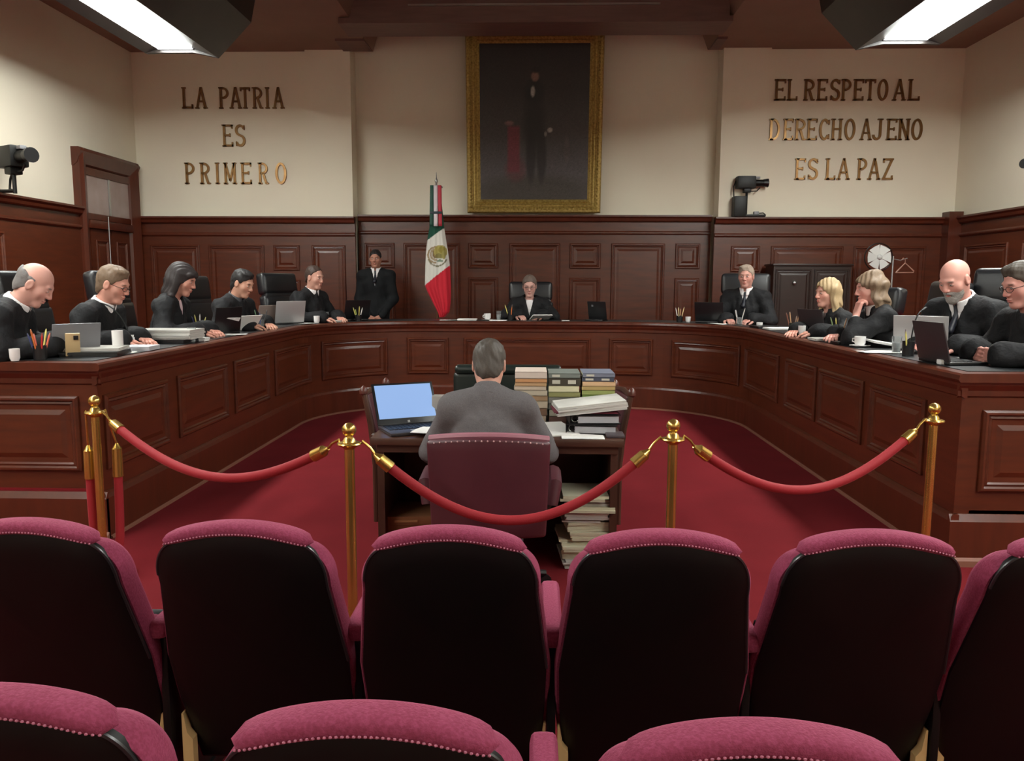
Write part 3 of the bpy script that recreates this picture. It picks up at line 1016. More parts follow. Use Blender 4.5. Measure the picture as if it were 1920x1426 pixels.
rim = [(((u - .5) * cw), -.235 + .05 * (1 - math.cos((u - .5) * PI)), ztop - .012 - .025 * (2 * u - 1) ** 2) for u in [i / 20 for i in range(21)]]
B().tube([(x, y + .015, z + .012) for x, y, z in rim], .018, 8).obj('top_piping', colmat((150, 96, 108), .5), ch)
for x, y, z in rim[1:-1]:
    B().sph((x, y - .044, z - .002), .0042, 8, 5).obj('nail_head', colmat((190, 150, 150), .35), ch)
B().box((0, .06, .45), (cw * .86, .48, .1), None, .035, 3).obj('seat', BURG, ch)
for s_ in (-1, 1):
    ar = B().tube([(s_ * (cw / 2 + .02), -.12, .50), (s_ * (cw / 2 + .035), -.1, .60), (s_ * (cw / 2 + .035), .1, .615), (s_ * (cw / 2 + .03), .2, .6)], [.03, .036, .036, .03], 10)
    ar.obj('armrest', BURG, ch)
    B().tube([(s_ * (cw / 2 - .02), .02, .43), (s_ * (cw / 2 + .03), .03, .48), (s_ * (cw / 2 + .035), .03, .6)], .016, 8).obj('arm_bracket', BLACKP, ch)
star_base(ch)

# black leather chair on the far side of the desk
ya = TY1 + .98
ca, cb_ = at(850, 700, y=ya), at(1056, 700, y=ya)
cw = cb_.x - ca.x
ztop = at(950, 684, y=ya).z
ch2 = thing('executive_chair', 'black leather chair on the far side of the desk facing it', 'chair', ((ca.x + cb_.x) / 2, ya, 0), PI)
zb = .5
B().box((0, -.02, (zb + ztop) / 2 - .01), (cw, .1, ztop - zb - .08), None, .045, 4).obj('backrest', GLEATH, ch2)
B().box((0, -.015, ztop - .035), (cw * .97, .13, .07), None, .032, 3).obj('top_roll', GLEATH, ch2)
B().box((0, .24, .46), (cw * .9, .5, .13), None, .04, 3).obj('seat', GLEATH, ch2)
for s_ in (-1, 1):
    B().box((s_ * cw * .5, .22, .62), (.07, .4, .05), None, .02, 3).obj('armrest', GLEATH, ch2)
    B().box((s_ * cw * .5, .22, .52), (.03, .08, .2), None, .008).obj('arm_post', BLACKP, ch2)
star_base(ch2)

# two wooden visitor armchairs flanking the desk


def armchair(label, loc, rz, seatm):
    t = thing('wooden_armchair', label, 'chair', loc, rz, 'wooden armchairs flanking the desk')
    for s_ in (-1, 1):
        B().tube([(s_ * .27, -.24, 0), (s_ * .27, -.24, .45), (s_ * .265, -.27, .75), (s_ * .255, -.32, .99)], [.02, .022, .024, .02], 8).obj('back_post', WOODT, t)
        B().lathe([(.012, .98), (.03, .995), (.032, 1.02), (.018, 1.045), (.004, 1.055)], (s_ * .255, -.325, 0), 12).obj('finial', colmat((84, 44, 36), .35), t)
        B().tube([(s_ * .26, .24, 0), (s_ * .27, .24, .42), (s_ * .28, .22, .66)], [.018, .024, .02], 8).obj('front_leg', WOODT, t)
        B().tube([(s_ * .27, -.27, .68), (s_ * .29, 0, .70), (s_ * .285, .26, .665)], [.018, .024, .026], 8).obj('armrest', WOODT, t)
    B().box((0, -.285, .82), (.48, .05, .34), Matrix.Rotation(R_(-12), 3, 'X').transposed(), .02, 3).obj('back_pad', seatm, t)
    B().tube([(-.25, -.325, .985), (0, -.33, 1.005), (.25, -.325, .985)], .022, 8).obj('top_rail', WOODT, t)
    B().box((0, 0, .44), (.54, .52, .1), None, .03, 3).obj('seat', seatm, t)
    B().bx(-.26, .26, -.25, .25, .34, .39).obj('seat_frame', WOODT, t, 0)
    t.scale = (.9, .9, .87)
    return t


p = at(702, 740, y=TY1 + .22)
armchair('dark wooden armchair behind the lit laptop, left of the desk', (p.x + .27, TY1 + .31, 0), R_(-90 - 8), BURG)
p = at(1186, 740, y=TY1 + .22)
armchair('dark wooden armchair right of the desk behind the books', (p.x - .34, TY1 + .31, 0), R_(90 + 8), BURG)

# ------------------------------------------------------------------ people (implicit surfaces turned into one mesh each)


def V3(*a):
    return np.array(a, dtype=np.float32)


def s_cap(P, a, b, ra, rb):
    a, b = np.asarray(a, np.float32), np.asarray(b, np.float32)
    ba = b - a
    pa = P - a
    h = np.clip(pa @ ba / max(1e-9, float(ba @ ba)), 0, 1)
    return np.linalg.norm(pa - h[:, None] * ba, axis=1) - (ra + (rb - ra) * h)


def s_ell(P, c, r):
    p = P - np.asarray(c, np.float32)
    r = np.asarray(r, np.float32)
    k0 = np.linalg.norm(p / r, axis=1)
    k1 = np.linalg.norm(p / (r * r), axis=1) + 1e-9
    return k0 * (k0 - 1) / k1


def smin(a, b, k):
    h = np.maximum(k - np.abs(a - b), 0) / k
    return np.minimum(a, b) - h * h * k * .25


def smax(a, b, k):
    return -smin(-a, -b, k)


def nets(f, lo, hi, h, slack=.02):
    """naive surface nets, evaluated only near the surface"""
    BS = 8
    lo = np.asarray(lo, np.float32)
    n = np.ceil((np.asarray(hi) - lo) / h / BS).astype(int) * BS + 1
    nb = (n - 1) // BS
    bi = np.stack(np.meshgrid(*[np.arange(k) for k in nb], indexing='ij'), -1).reshape(-1, 3)
    cen = lo + (bi + .5).astype(np.float32) * (BS * h)
    dc = f(cen)
    act = np.abs(dc) < BS * h * .87 * 1.35 + slack
    vol = np.ones(tuple(n), np.float32)
    big = np.where(dc < 0, -1.0, 1.0)
    for q, v in zip(bi[~act], big[~act]):
        if v < 0:
            vol[q[0] * BS:q[0] * BS + BS, q[1] * BS:q[1] * BS + BS, q[2] * BS:q[2] * BS + BS] = -1
    o = np.stack(np.meshgrid(*[np.arange(BS + 1)] * 3, indexing='ij'), -1).reshape(-1, 3)
    idx = (bi[act][:, None, :] * BS + o[None]).reshape(-1, 3)
    flat = np.unique(np.ravel_multi_index(idx.T, tuple(n)))
    ii = np.stack(np.unravel_index(flat, tuple(n)), -1)
    vol.reshape(-1)[flat] = f(lo + ii.astype(np.float32) * h)
    vol[0], vol[-1], vol[:, 0], vol[:, -1], vol[:, :, 0], vol[:, :, -1] = 1, 1, 1, 1, 1, 1
    s = vol < 0
    m = n - 1
    cnt = np.zeros(tuple(m), np.float32)
    acc = np.zeros((*m, 3), np.float32)
    corners = [(a, b, c) for a in (0, 1) for b in (0, 1) for c in (0, 1)]

    def sub(arr, c):
        return arr[c[0]:c[0] + m[0], c[1]:c[1] + m[1], c[2]:c[2] + m[2]]
    for c0 in corners:
        for ax in range(3):
            if c0[ax]:
                continue
            c1 = list(c0)
            c1[ax] = 1
            v0, v1 = sub(vol, c0), sub(vol, c1)
            cr = (v0 < 0) != (v1 < 0)
            t = np.where(cr, v0 / np.where(cr, v0 - v1, 1), 0)
            cnt += cr
            for k in range(3):
                acc[..., k] += np.where(cr, c0[k] + (t if k == ax else 0), 0)
    cell = cnt > 0
    vid = -np.ones(tuple(m), np.int64)
    vid[cell] = np.arange(cell.sum())
    ci = np.argwhere(cell)
    verts = lo + (ci + acc[cell] / cnt[cell][:, None]) * h
    quads = []
    for ax in range(3):
        u, v = (ax + 1) % 3, (ax + 2) % 3
        sl0 = [slice(1, m[0]), slice(1, m[1]), slice(1, m[2])]
        sl0[ax] = slice(0, m[ax])
        sl1 = list(sl0)
        sl1[ax] = slice(1, m[ax] + 1)
        a0, a1 = s[tuple(sl0)], s[tuple(sl1)]
        off = np.array([1, 1, 1])
        off[ax] = 0
        e = np.argwhere(a0 != a1)
        flip = a1[tuple(e.T)]
        e = e + off
        du, dv = np.zeros(3, int), np.zeros(3, int)
        du[u] = 1
        dv[v] = 1
        q = np.stack([vid[tuple((e - du - dv).T)], vid[tuple((e - dv).T)], vid[tuple(e.T)], vid[tuple((e - du).T)]], 1)
        q[flip] = q[flip][:, ::-1]
        quads.append(q)
    q = np.concatenate(quads)
    q = q[(q >= 0).all(1)]
    return verts.astype(np.float32), q


def np_mesh(name, parts, m, parent=None, cols=None):
    """parts = list of (verts, quads)"""
    off = 0
    V, Q = [], []
    for v, q in parts:
        V.append(v)
        Q.append(q + off)
        off += len(v)
    V, Q = np.concatenate(V), np.concatenate(Q)
    me = bpy.data.meshes.new(name)
    me.vertices.add(len(V))
    me.vertices.foreach_set('co', V.astype(np.float32).ravel())
    me.loops.add(Q.size)
    me.loops.foreach_set('vertex_index', Q.astype(np.int32).ravel())
    me.polygons.add(len(Q))
    me.polygons.foreach_set('loop_start', np.arange(0, Q.size, 4, dtype=np.int32))
    me.polygons.foreach_set('loop_total', np.full(len(Q), 4, np.int32))
    me.polygons.foreach_set('use_smooth', np.ones(len(Q), bool))
    me.update(calc_edges=True)
    me.validate()
    me.materials.append(m)
    if cols is not None:
        ca = me.color_attributes.new('Col', 'FLOAT_COLOR', 'POINT')
        ca.data.foreach_set('color', np.concatenate([cols, np.ones((len(cols), 1))], 1).astype(np.float32).ravel())
    o = bpy.data.objects.new(name, me)
    C.objects.link(o)
    if parent is not None:
        o.parent = parent
    return o


def rotx(a):
    c_, s_ = math.cos(a), math.sin(a)
    return np.array([[1, 0, 0], [0, c_, -s_], [0, s_, c_]], np.float32)


def rotz(a):
    c_, s_ = math.cos(a), math.sin(a)
    return np.array([[c_, -s_, 0], [s_, c_, 0], [0, 0, 1]], np.float32)


def roty(a):
    c_, s_ = math.cos(a), math.sin(a)
    return np.array([[c_, 0, s_], [0, 1, 0], [-s_, 0, c_]], np.float32)


def head_sdf(P, neck, female, wide):
    X = P.copy()
    X[:, 0] = np.abs(X[:, 0])
    X[:, 0] /= wide
    d = s_ell(X, (0, -.014, .034), (.073, .094, .084))
    d = smin(d, s_ell(X, (0, .018, -.04), (.058 if not female else .054, .070, .078)), .035)
    d = smin(d, s_cap(X, (0, .066, -.098), (.012, .064, -.098), .022, .02), .025)          # chin
    d = smin(d, s_cap(X, (.03, .0, -.075), (.045, -.01, -.05), .02, .02), .03)             # jaw
    d = smin(d, s_cap(X, (0, .083, .028), (.034, .076, .026), .011, .010), .018)           # brow
    d = smin(d, s_ell(X, (.040, .052, -.022), (.022, .020, .024)), .03)                   # cheek
    d = smax(d, -s_ell(X, (.031, .098, .006), (.017, .018, .012)), .014)                   # eye socket
    d = smin(d, s_ell(X, (.030, .076, .005), (.0135, .0115, .0095)), .004)                 # eyeball / lids
    d = smin(d, s_cap(X, (0, .088, .014), (0, .1045, -.025), .0075, .0118), .013)           # nose
    d = smin(d, s_ell(X, (.012, .096, -.03), (.009, .010, .008)), .008)                    # nostril wing
    d = smin(d, s_ell(X, (0, .088, -.056), (.021, .010, .0058)), .006)                     # upper lip
    d = smin(d, s_ell(X, (0, .0865, -.068), (.018, .010, .0065)), .006)                    # lower lip
    e = s_ell(X @ roty(.0), (.076, -.008, -.006), (.010, .021, .033))
    e = smax(e, -s_ell(X, (.088, -.004, -.004), (.008, .013, .020)), .006)
    d = smin(d, e, .008)
    d = smin(d, s_cap(P, (0, -.018, -.06), neck, .052 if not female else .045, .056 if not female else .049), .03)
    return d


def hair_sdf(P, st, neck):
    n1 = np.sin(P[:, 0] * 90 + np.sin(P[:, 2] * 40) * 1.5) * np.sin(P[:, 1] * 70 + P[:, 2] * 30)
    if st in ('short', 'balding', 'crop', 'recede', 'pulled'):
        t = {'short': .008, 'balding': .006, 'crop': .007, 'recede': .007, 'pulled': .010}[st]
        d = s_ell(P, (0, -.018, .036), (.074 + t, .093 + t, .084 + t))
        d = smin(d, s_ell(P, (0, -.045, -.035), (.060 + t, .052 + t, .07)), .03)
        if st == 'short':
            d = smin(d, s_ell(P, (.012, .028, .100), (.054, .045, .019)), .03)
        f = .75 * P[:, 1] - .66 * P[:, 2] - {'short': .010, 'balding': .004, 'crop': .012, 'recede': -.012, 'pulled': .006}[st]
        d = smax(d, f, .008)
        ear = s_ell(np.abs(P) * V3(1, 0, 0) + P * V3(0, 1, 1), (.08, -.004, -.012), (.02, .024, .036))
        d = smax(d, -ear, .006)
        if st == 'balding':
            d = smax(d, P[:, 2] - .034 + .28 * P[:, 1], .014)
            d = smax(d, P[:, 1] - .004, .012)
        if st == 'pulled':
            d = smin(d, s_ell(P, (0, -.115, .02), (.035, .03, .035)), .01)
        return d - .0032 * n1 - .0016 * np.sin(P[:, 0] * 240 + P[:, 2] * 90) * np.sin(P[:, 1] * 210)
    # long styles
    wav = .010 if st == 'wavy' else .003
    Q = P.copy()
    Q[:, 0] += wav * np.sin(P[:, 2] * 55)
    Q[:, 1] += wav * np.cos(P[:, 2] * 48)
    d = s_ell(Q, (0, -.018, .036), (.089, .107, .098))
    if st == 'bangs':
        d = smin(d, s_ell(Q, (0, .062, .060), (.066, .034, .036)), .02)
    d = smin(d, s_ell(Q, (0, -.062, -.07 if st == 'bangs' else -.09), (.088, .058, .15 if st == 'bangs' else .165)), .05)
    L = -.18 if st != 'bangs' else -.13
    A = np.abs(Q) * V3(1, 0, 0) + Q * V3(0, 1, 1)
    d = smin(d, s_cap(A, (.074, -.012, .04), (.088, -.012, L), .026, .030), .03)
    face = s_ell(P, (0, .10, -.03), (.066, .105, .098 if st != 'bangs' else .082))
    d = smax(d, -face, .01)
    d = smax(d, -s_cap(P, (0, .0, -.12), (0, .05, -.25), .05, .06), .01)
    return d - .003 * np.sin(P[:, 0] * 160 + P[:, 1] * 120 + np.sin(P[:, 2] * 30) * 2)


def hand_prims(wrist, fwd, down, thumb, curl):
    """list of capsules for one hand; thumb = +1/-1 side"""
    fwd = fwd / np.linalg.norm(fwd)
    down = down - fwd * (down @ fwd)
    down = down / np.linalg.norm(down)
    lat = np.cross(fwd, down) * thumb
    cs = []
    for k in range(4):
        u = (1.5 - k) * .0185
        cs.append((wrist + lat * u * .6, wrist + fwd * .082 + lat * u, .017, .0125))
    Ls = [.068, .077, .072, .056]
    for k in range(4):
        u = (1.5 - k) * .0205
        p = wrist + fwd * .085 + lat * u
        ang = 0
        for j, (fr, r0, r1) in enumerate(((.45, .0098, .009), (.32, .009, .0085), (.25, .0085, .0072))):
            ang += curl * (.5, .8, .6)[j] + (.08 * k if curl > .3 else 0)
            dv = fwd * math.cos(ang) + down * math.sin(ang) + lat * (.05 * (1.5 - k) * (1 if curl < .6 else .2))
            q = p + dv * Ls[k] * fr
            cs.append((p, q, r0, r1))
            p = q
    p = wrist + fwd * .025 + lat * .026
    for j, (ln, r0, r1) in enumerate(((.042, .0145, .012), (.032, .0115, .0105), (.026, .0105, .0085))):
        a = .75 - j * (.25 + curl * .35)
        dv = fwd * math.cos(a) + lat * math.sin(a) + down * (.15 + .25 * curl)
        dv = dv / np.linalg.norm(dv)
        q = p + dv * ln
        cs.append((p, q, r0, r1))
        p = q
    return cs


def caps_sdf(cs, k):
    def f(P):
        d = None
        for a, b, ra, rb in cs:
            e = s_cap(P, a, b, ra, rb)
            d = e if d is None else smin(d, e, k)
        return d
    return f


def bounds(cs, pad):
    pts = np.array([c_[0] for c_ in cs] + [c_[1] for c_ in cs])
    return pts.min(0) - pad, pts.max(0) + pad


def make_person(label, head_px, depth, face, lean=12, pitch=0, yaw=0, roll=0, s=1.12, skin=(206, 156, 138), hair=None,
                haircol=(40, 34, 32), female=False, outfit='robe', collar=None, tie=None, glasses=False, beard=None,
                hands='desk', desk_dz=None, wide=1.0, vneck=None, seat_z=None, earrings=False, cuffs=False):
    """head_px: pixel of the head centre; depth: distance from the camera; face: direction (deg, 0=+x, 90=+y)"""
    standing = hands == 'stand'
    KN = .40 if outfit == 'suit_back' else .19
    hw = .185 if not female else .165
    if outfit == 'suit_back':
        hw = .165
    LR = rotx(-R_(lean))
    pel = V3(0, 0, .10)
    up = lambda x, y, z: pel + LR @ V3(x, y, z)
    chest, neckb = up(0, 0, .30), up(0, -.01, .50)
    shL, shR = up(-hw, -.015, .435), up(hw, -.015, .435)
    HR = rotz(R_(yaw)) @ rotx(-R_(lean * .35 + pitch)) @ roty(R_(roll))
    hc = neckb + HR @ V3(0, .022, .165)
    rz = R_(face) - PI / 2
    hw_world = at(head_px[0], head_px[1], y=depth)
    cr, sr = math.cos(rz), math.sin(rz)
    root = Vector((hw_world.x - s * (cr * hc[0] - sr * hc[1]), hw_world.y - s * (sr * hc[0] + cr * hc[1]), hw_world.z - s * hc[2]))
    if desk_dz is None:
        desk_dz = (BH + .006 - root.z) / s
    # ---- arms
    arms = []
    if hands == 'desk':
        yw = .40 if outfit == 'suit_back' else .31 + lean * .002
        w_ = [V3(-.13, yw, desk_dz + .045), V3(.13, yw, desk_dz + .045)]
        el = [V3(-.28, yw - .2, desk_dz + .03), V3(.28, yw - .2, desk_dz + .03)]
        fw = [V3(.55, .8, -.12), V3(-.55, .8, -.12)]
        dn = [V3(0, -.1, -1), V3(0, -.1, -1)]
        cu = [.45, .45]
    elif hands == 'clasp':
        w_ = [V3(-.095, .40, desk_dz + .055), V3(.095, .41, desk_dz + .055)]
        el = [V3(-.29, .20, desk_dz + .03), V3(.29, .20, desk_dz + .03)]
        fw = [V3(.95, .35, 0), V3(-.95, .35, 0)]
        dn = [V3(.3, -.9, -.3), V3(-.3, -.9, -.3)]
        cu = [.75, .75]
    elif hands == 'chin':
        ch = hc + HR @ V3(-.03, .085, -.105)
        w_ = [ch + V3(-.035, .045, -.075), V3(.10, .36, desk_dz + .05)]
        el = [V3(-.20, .33, desk_dz + .045), V3(.27, .22, desk_dz + .03)]
        fw = [V3(.1, -.25, 1), V3(-.8, .5, 0)]
        dn = [V3(.25, -1, 0), V3(0, -.1, -1)]
        cu = [1.05, .5]
    elif hands == 'phone':
        w_ = [V3(-.10, .40, desk_dz + .06), V3(.10, .42, desk_dz + .06)]
        el = [V3(-.27, .2, desk_dz + .03), V3(.27, .2, desk_dz + .03)]
        fw = [V3(.5, .8, .15), V3(-.5, .8, .15)]
        dn = [V3(.6, 0, -.7), V3(-.6, 0, -.7)]
        cu = [.7, .7]
    else:
        w_ = [V3(-.08, .17, -.02), V3(.08, .18, -.02)]
        el = [V3(-.235, -.01, .22), V3(.235, -.01, .22)]
        fw = [V3(.85, .2, -.45), V3(-.85, .2, -.45)]
        dn = [V3(0, -1, 0), V3(0, -1, 0)]
        cu = [.5, .5]
    parts, cols = [], []
    skl = np.array(s2l(skin), np.float32)
    hcl = np.array(s2l(haircol), np.float32)
    # ---- head (own frame)
    neck_l = (neckb - hc) @ HR + V3(0, 0, -.02)
    f = lambda P: head_sdf(P, neck_l, female, wide)
    v, q = nets(f, (-.105, -.135, -.25), (.105, .135, .135), .0046, .012)
    c_ = np.tile(skl, (len(v), 1))
    ax = np.abs(v[:, 0]) / wide

    def blob(cx, cy, cz, rx, ry, rz_):
        e = ((ax - cx) / rx) ** 2 + ((v[:, 1] - cy) / ry) ** 2 + ((v[:, 2] - cz) / rz_) ** 2
        return np.clip(1.6 - 1.6 * e, 0, 1)[:, None]
    red = skl * V3(1.05, .72, .70)
    c_ = c_ + (red - c_) * blob(.038, .075, -.026, .026, .04, .024) * .28
    c_ = c_ + (red - c_) * blob(0, .11, -.026, .016, .02, .016) * .45
    lipc = skl * (V3(.85, .45, .45) if not female else V3(.80, .30, .33))
    c_ = c_ + (lipc - c_) * blob(0, .095, -.062, .019, .022, .0115) * .7
    c_ = c_ + (skl * .30 - c_) * blob(0, .10, -.0615, .018, .022, .0026) * .5
    sclera = V3(.55, .52, .5)
    c_ = c_ + (sclera - c_) * blob(.030, .086, .005, .0135, .016, .0055) * .9
    c_ = c_ + (V3(.03, .02, .015) - c_) * blob(.030, .088, .004, .0062, .016, .0062) * 1.0
    c_ = c_ + (skl * .42 - c_) * blob(.030, .085, .0115, .016, .016, .0032) * .8
    brow = hcl * .7 + skl * .12 if hair or beard else skl * .55
    c_ = c_ + (brow - c_) * blob(.032, .083, .0265, .020, .018, .0058) * .85
    c_ = c_ + (skl * .25 - c_) * blob(.0085, .103, -.039, .004, .006, .0028) * .15
    c_ = c_ + (skl * .6 - c_) * blob(.086, -.004, -.004, .006, .012, .018) * .5
    hv = v @ HR.T + hc
    parts.append((hv, q))
    cols.append(c_)
    # ---- torso / limbs under the clothes (coarse)
    if standing:
        legs = []
        for sx in (-1, 1):
            legs += [(V3(sx * .085, 0, .06), V3(sx * .09, .01, -.38), .07, .05), (V3(sx * .09, .01, -.38), V3(sx * .095, -.01, -.80), .048, .035), (V3(sx * .095, 0, -.81), V3(sx * .10, .13, -.83), .032, .026)]
    else:
        legs = []
        for sx in (-1, 1):
            fz_ = -.44
            legs += [(V3(sx * .09, .03, .08), V3(sx * .11, KN, .085), .07, .055), (V3(sx * .11, KN, .08), V3(sx * .11, KN - .05, fz_ + .04), .05, .035), (V3(sx * .11, KN - .05, fz_ + .035), V3(sx * .12, KN + .07, fz_ + .03), .034, .026)]
    core = [(pel, chest, .10, .09), (chest, neckb, .09, .05), (up(-hw + .03, -.01, .43), up(hw - .03, -.01, .43), .05, .05)] + legs
    for k, (sh) in enumerate((shL, shR)):
        core += [(sh, el[k], .045, .038), (el[k], w_[k], .036, .024)]
    b0, b1 = bounds(core, .14)
    v, q = nets(caps_sdf(core, .04), b0, b1, .013, .02)
    parts.append((v, q))
    cols.append(np.tile(skl, (len(v), 1)))
    # ---- hands
    for k in range(2):
        cs = hand_prims(w_[k], fw[k], dn[k], (1 if k == 0 else -1), cu[k])
        d_ = (el[k] - w_[k]) / np.linalg.norm(el[k] - w_[k])
        cs.append((w_[k] + d_ * .09, w_[k], .030, .022))
        b0, b1 = bounds(cs, .03)
        v, q = nets(caps_sdf(cs, .007), b0, b1, .0045, .008)
        cc = np.tile(skl, (len(v), 1))
        kn = w_[k] + fw[k] / np.linalg.norm(fw[k]) * .09
        g = np.clip(1.2 - np.linalg.norm(v - kn, axis=1) / .05, 0, 1)[:, None]
        cc = cc + (red - cc) * g * .35
        parts.append((v, q))
        cols.append(cc)
    parts = [(v * s, q) for v, q in parts]
    body = np_mesh('person', parts, SKINV, None, np.concatenate(cols))
    body.location = root
    body.rotation_euler = (0, 0, rz)
    tag(body, label, 'person')
    # ---- hair
    if hair:
        v, q = nets(lambda P: hair_sdf(P, hair, neck_l), (-.14, -.16, -.29), (.14, .14, .16), .0055, .014)
        if len(v):
            t = (.75 + .35 * np.sin(v[:, 0] * 430 + np.sin(v[:, 2] * 160) * 2 + v[:, 1] * 190) * np.sin(v[:, 2] * 330 + v[:, 1] * 260))[:, None]
            cc = hcl * (.8 + .35 * t)
            np_mesh('hair', [((v @ HR.T + hc) * s, q)], HAIRV, body, cc)
    if beard is not None:
        def fb(P):
            X = P.copy()
            X[:, 0] = np.abs(X[:, 0])
            d = s_ell(X, (0, .020, -.046), (.062, .074, .086))
            d = smin(d, s_ell(X, (0, .070, -.105), (.03, .026, .028)), .03)
            d = smax(d, P[:, 2] + .040 - .55 * np.clip(.06 - P[:, 1], 0, .06), .010)
            d = smax(d, -s_ell(X, (0, .10, -.063), (.016, .024, .006)), .005)
            d = smax(d, -(P[:, 1] + .005), .006)
            m_ = s_cap(X, (0, .099, -.046), (.024, .086, -.054), .0065, .006)
            return smin(d, m_, .006) - .0015 * np.sin(P[:, 0] * 300) * np.sin(P[:, 2] * 260 + P[:, 1] * 100)
        v, q = nets(fb, (-.1, -.06, -.17), (.1, .13, .0), .0046, .01)
        bc = np.array(s2l(beard), np.float32)
        cc = bc * (.85 + .2 * np.sin(v[:, 0] * 520 + v[:, 2] * 350) * np.sin(v[:, 2] * 610 - v[:, 1] * 300))[:, None]
        np_mesh('beard', [((v @ HR.T + hc) * s, q)], HAIRV, body, cc)
    if glasses:
        g = B()
        for sx in (-1, 1):
            g.tube([(sx * .031 + .021 * math.cos(a), .101 - .012 * abs(math.cos(a)) * (1 if sx * math.cos(a) > 0 else 0), .003 + .016 * math.sin(a)) for a in [2 * PI * k / 18 for k in range(18)]], .0018, 6, closed=True)
            g.tube([(sx * .052, .09, .006), (sx * .074, .06, .008), (sx * .078, -.005, .008)], .0018, 6)
        g.tube([(-.011, .103, .006), (0, .108, .009), (.011, .103, .006)], .0018, 6)
        Mh = Matrix([[*(HR[r] * s), hc[r] * s] for r in range(3)] + [[0, 0, 0, 1]])
        g.obj('glasses', colmat((40, 32, 30), .3), body, 60, Mh)
    if earrings:
        g = B()
        for sx in (-1, 1):
            g.sph((sx * .082, .0, -.045), .009, 8, 6)
        g.obj('earrings', CERAM, body, 60, Matrix([[*(HR[r] * s), hc[r] * s] for r in range(3)] + [[0, 0, 0, 1]]))
    # ---- clothes
    suit = outfit in ('suit', 'suit_back')
    sl0, sl1 = (.064, .05) if suit else (.070, .080)
    nk_dir = (hc - neckb) / np.linalg.norm(hc - neckb)
    FL = V3(1, 1.28, 1)

    def fr_(P):
        Q = P * FL
        d = s_cap(Q, (pel + V3(0, -.01, -.02)) * FL, chest * FL, .165 if not female else .15, .165 if not female else .148) / 1.12
        d = smin(d, s_cap(Q, chest * FL, up(0, -.01, .42) * FL, .16 if not female else .145, .12) / 1.12, .05)
        d = smin(d, s_cap(P, shL, shR, .066, .066), .05)
        for k, sh in enumerate((shL, shR)):
            d = smin(d, s_cap(P, neckb + V3(0, -.01, -.005), sh + V3(0, 0, .005), .062, .062), .05)
            arm = s_cap(P, sh, el[k], .069, sl0 + .004)
            we = w_[k] + (el[k] - w_[k]) / np.linalg.norm(el[k] - w_[k]) * (.015 if not suit else .03)
            if hands == 'chin' and k == 0:
                we = w_[k] + (el[k] - w_[k]) / np.linalg.norm(el[k] - w_[k]) * .085
            fore = s_cap(P, el[k], we, sl0, sl1 if not (hands == 'chin' and k == 0) else .058)
            if not standing:
                fore = smax(fore, desk_dz + .004 - P[:, 2], .012)
            arm = smin(arm, fore, .03)
            d = smin(d, arm, .04)
        if not suit:
            for sx in (-1, 1):
                d = smin(d, s_cap(P, V3(sx * .09, .02, .07), V3(sx * .13, KN + .02, .07), .115, .10), .06)
                d = smin(d, s_cap(P, V3(sx * .13, KN + .02, .05), V3(sx * .14, KN, -.30), .095, .10), .05)
        else:
            d = smin(d, s_cap(Q, (pel + V3(0, 0, .02)) * FL, (pel + V3(0, .0, -.12 if standing else -.04)) * FL, .165, .172) / 1.12, .05)
        # folds
        ph = np.arctan2(P[:, 0], P[:, 1] + .05)
        fold = np.sin(ph * 9 + P[:, 2] * 14) * .5 + np.sin(ph * 17 - P[:, 2] * 22 + 1.3) * .35 + np.sin(P[:, 2] * 55 + P[:, 0] * 20) * .25
        d = d - (.010 if not suit else .005) * fold * np.clip(1.2 - np.abs(P[:, 2] - .3), .3, 1)
        # neck opening
        d = smax(d, -s_cap(P, neckb - nk_dir * .04, neckb + nk_dir * .2, .060, .074), .008)
        if vneck:
            n_ = LR @ V3(0, 1, 0)
            uz = (P - neckb) @ (LR @ V3(0, 0, 1)) + .01
            wv = np.abs(P[:, 0]) - vneck[0] * np.clip((uz + vneck[1]) / vneck[1], 0, 1.4)
            fy = -((P - neckb) @ n_)
            cut = np.maximum(np.maximum(wv, fy + .02), -(uz + vneck[1]))
            d = smax(d, -cut, .006)
        return d
    allp = core + [(V3(-.3, -.2, 0), V3(.3, .3, .1), 0, 0)]
    b0, b1 = bounds(allp, .15)
    if suit:
        b0[2] = max(b0[2], -.2)
    v, q = nets(fr_, b0, b1, .0125, .03)
    cm = {'robe': ROBE, 'suit': SUITB, 'suit_back': SUITG}[outfit]
    np_mesh('robe' if not suit else 'jacket', [(v * s, q)], cm, body)
    if suit:
        tl = [(a, b, ra + .022, rb + .022) for a, b, ra, rb in legs if ra > .034]
        b0, b1 = bounds(tl, .12)
        v, q = nets(caps_sdf(tl, .05), b0, b1, .014, .02)
        np_mesh('trousers', [(v * s, q)], cm, body)
        for a, b, ra, rb in legs:
            if ra <= .034:
                v, q = nets(caps_sdf([(a - V3(0, .03, 0), b, ra + .012, rb + .012)], .02), np.minimum(a, b) - .1, np.maximum(a, b) + .1, .01, .01)
                np_mesh('shoe', [(v * s, q)], BLACKP, body)
    if vneck:
        def fs(P):
            Q = P * FL
            d = s_cap(Q, chest * FL, up(0, -.012, .42) * FL, .148 if not female else .132, .105) / 1.12
            d = smin(d, s_cap(P, up(0, -.01, .40), neckb - nk_dir * .01, .07, .052), .04)
            d = smax(d, -s_cap(P, neckb - nk_dir * .03, neckb + nk_dir * .2, .048, .06), .008)
            return d
        v, q = nets(fs, chest - .22, neckb + .16, .011, .02)
        np_mesh('shirt', [(v * s, q)], vneck[2], body)
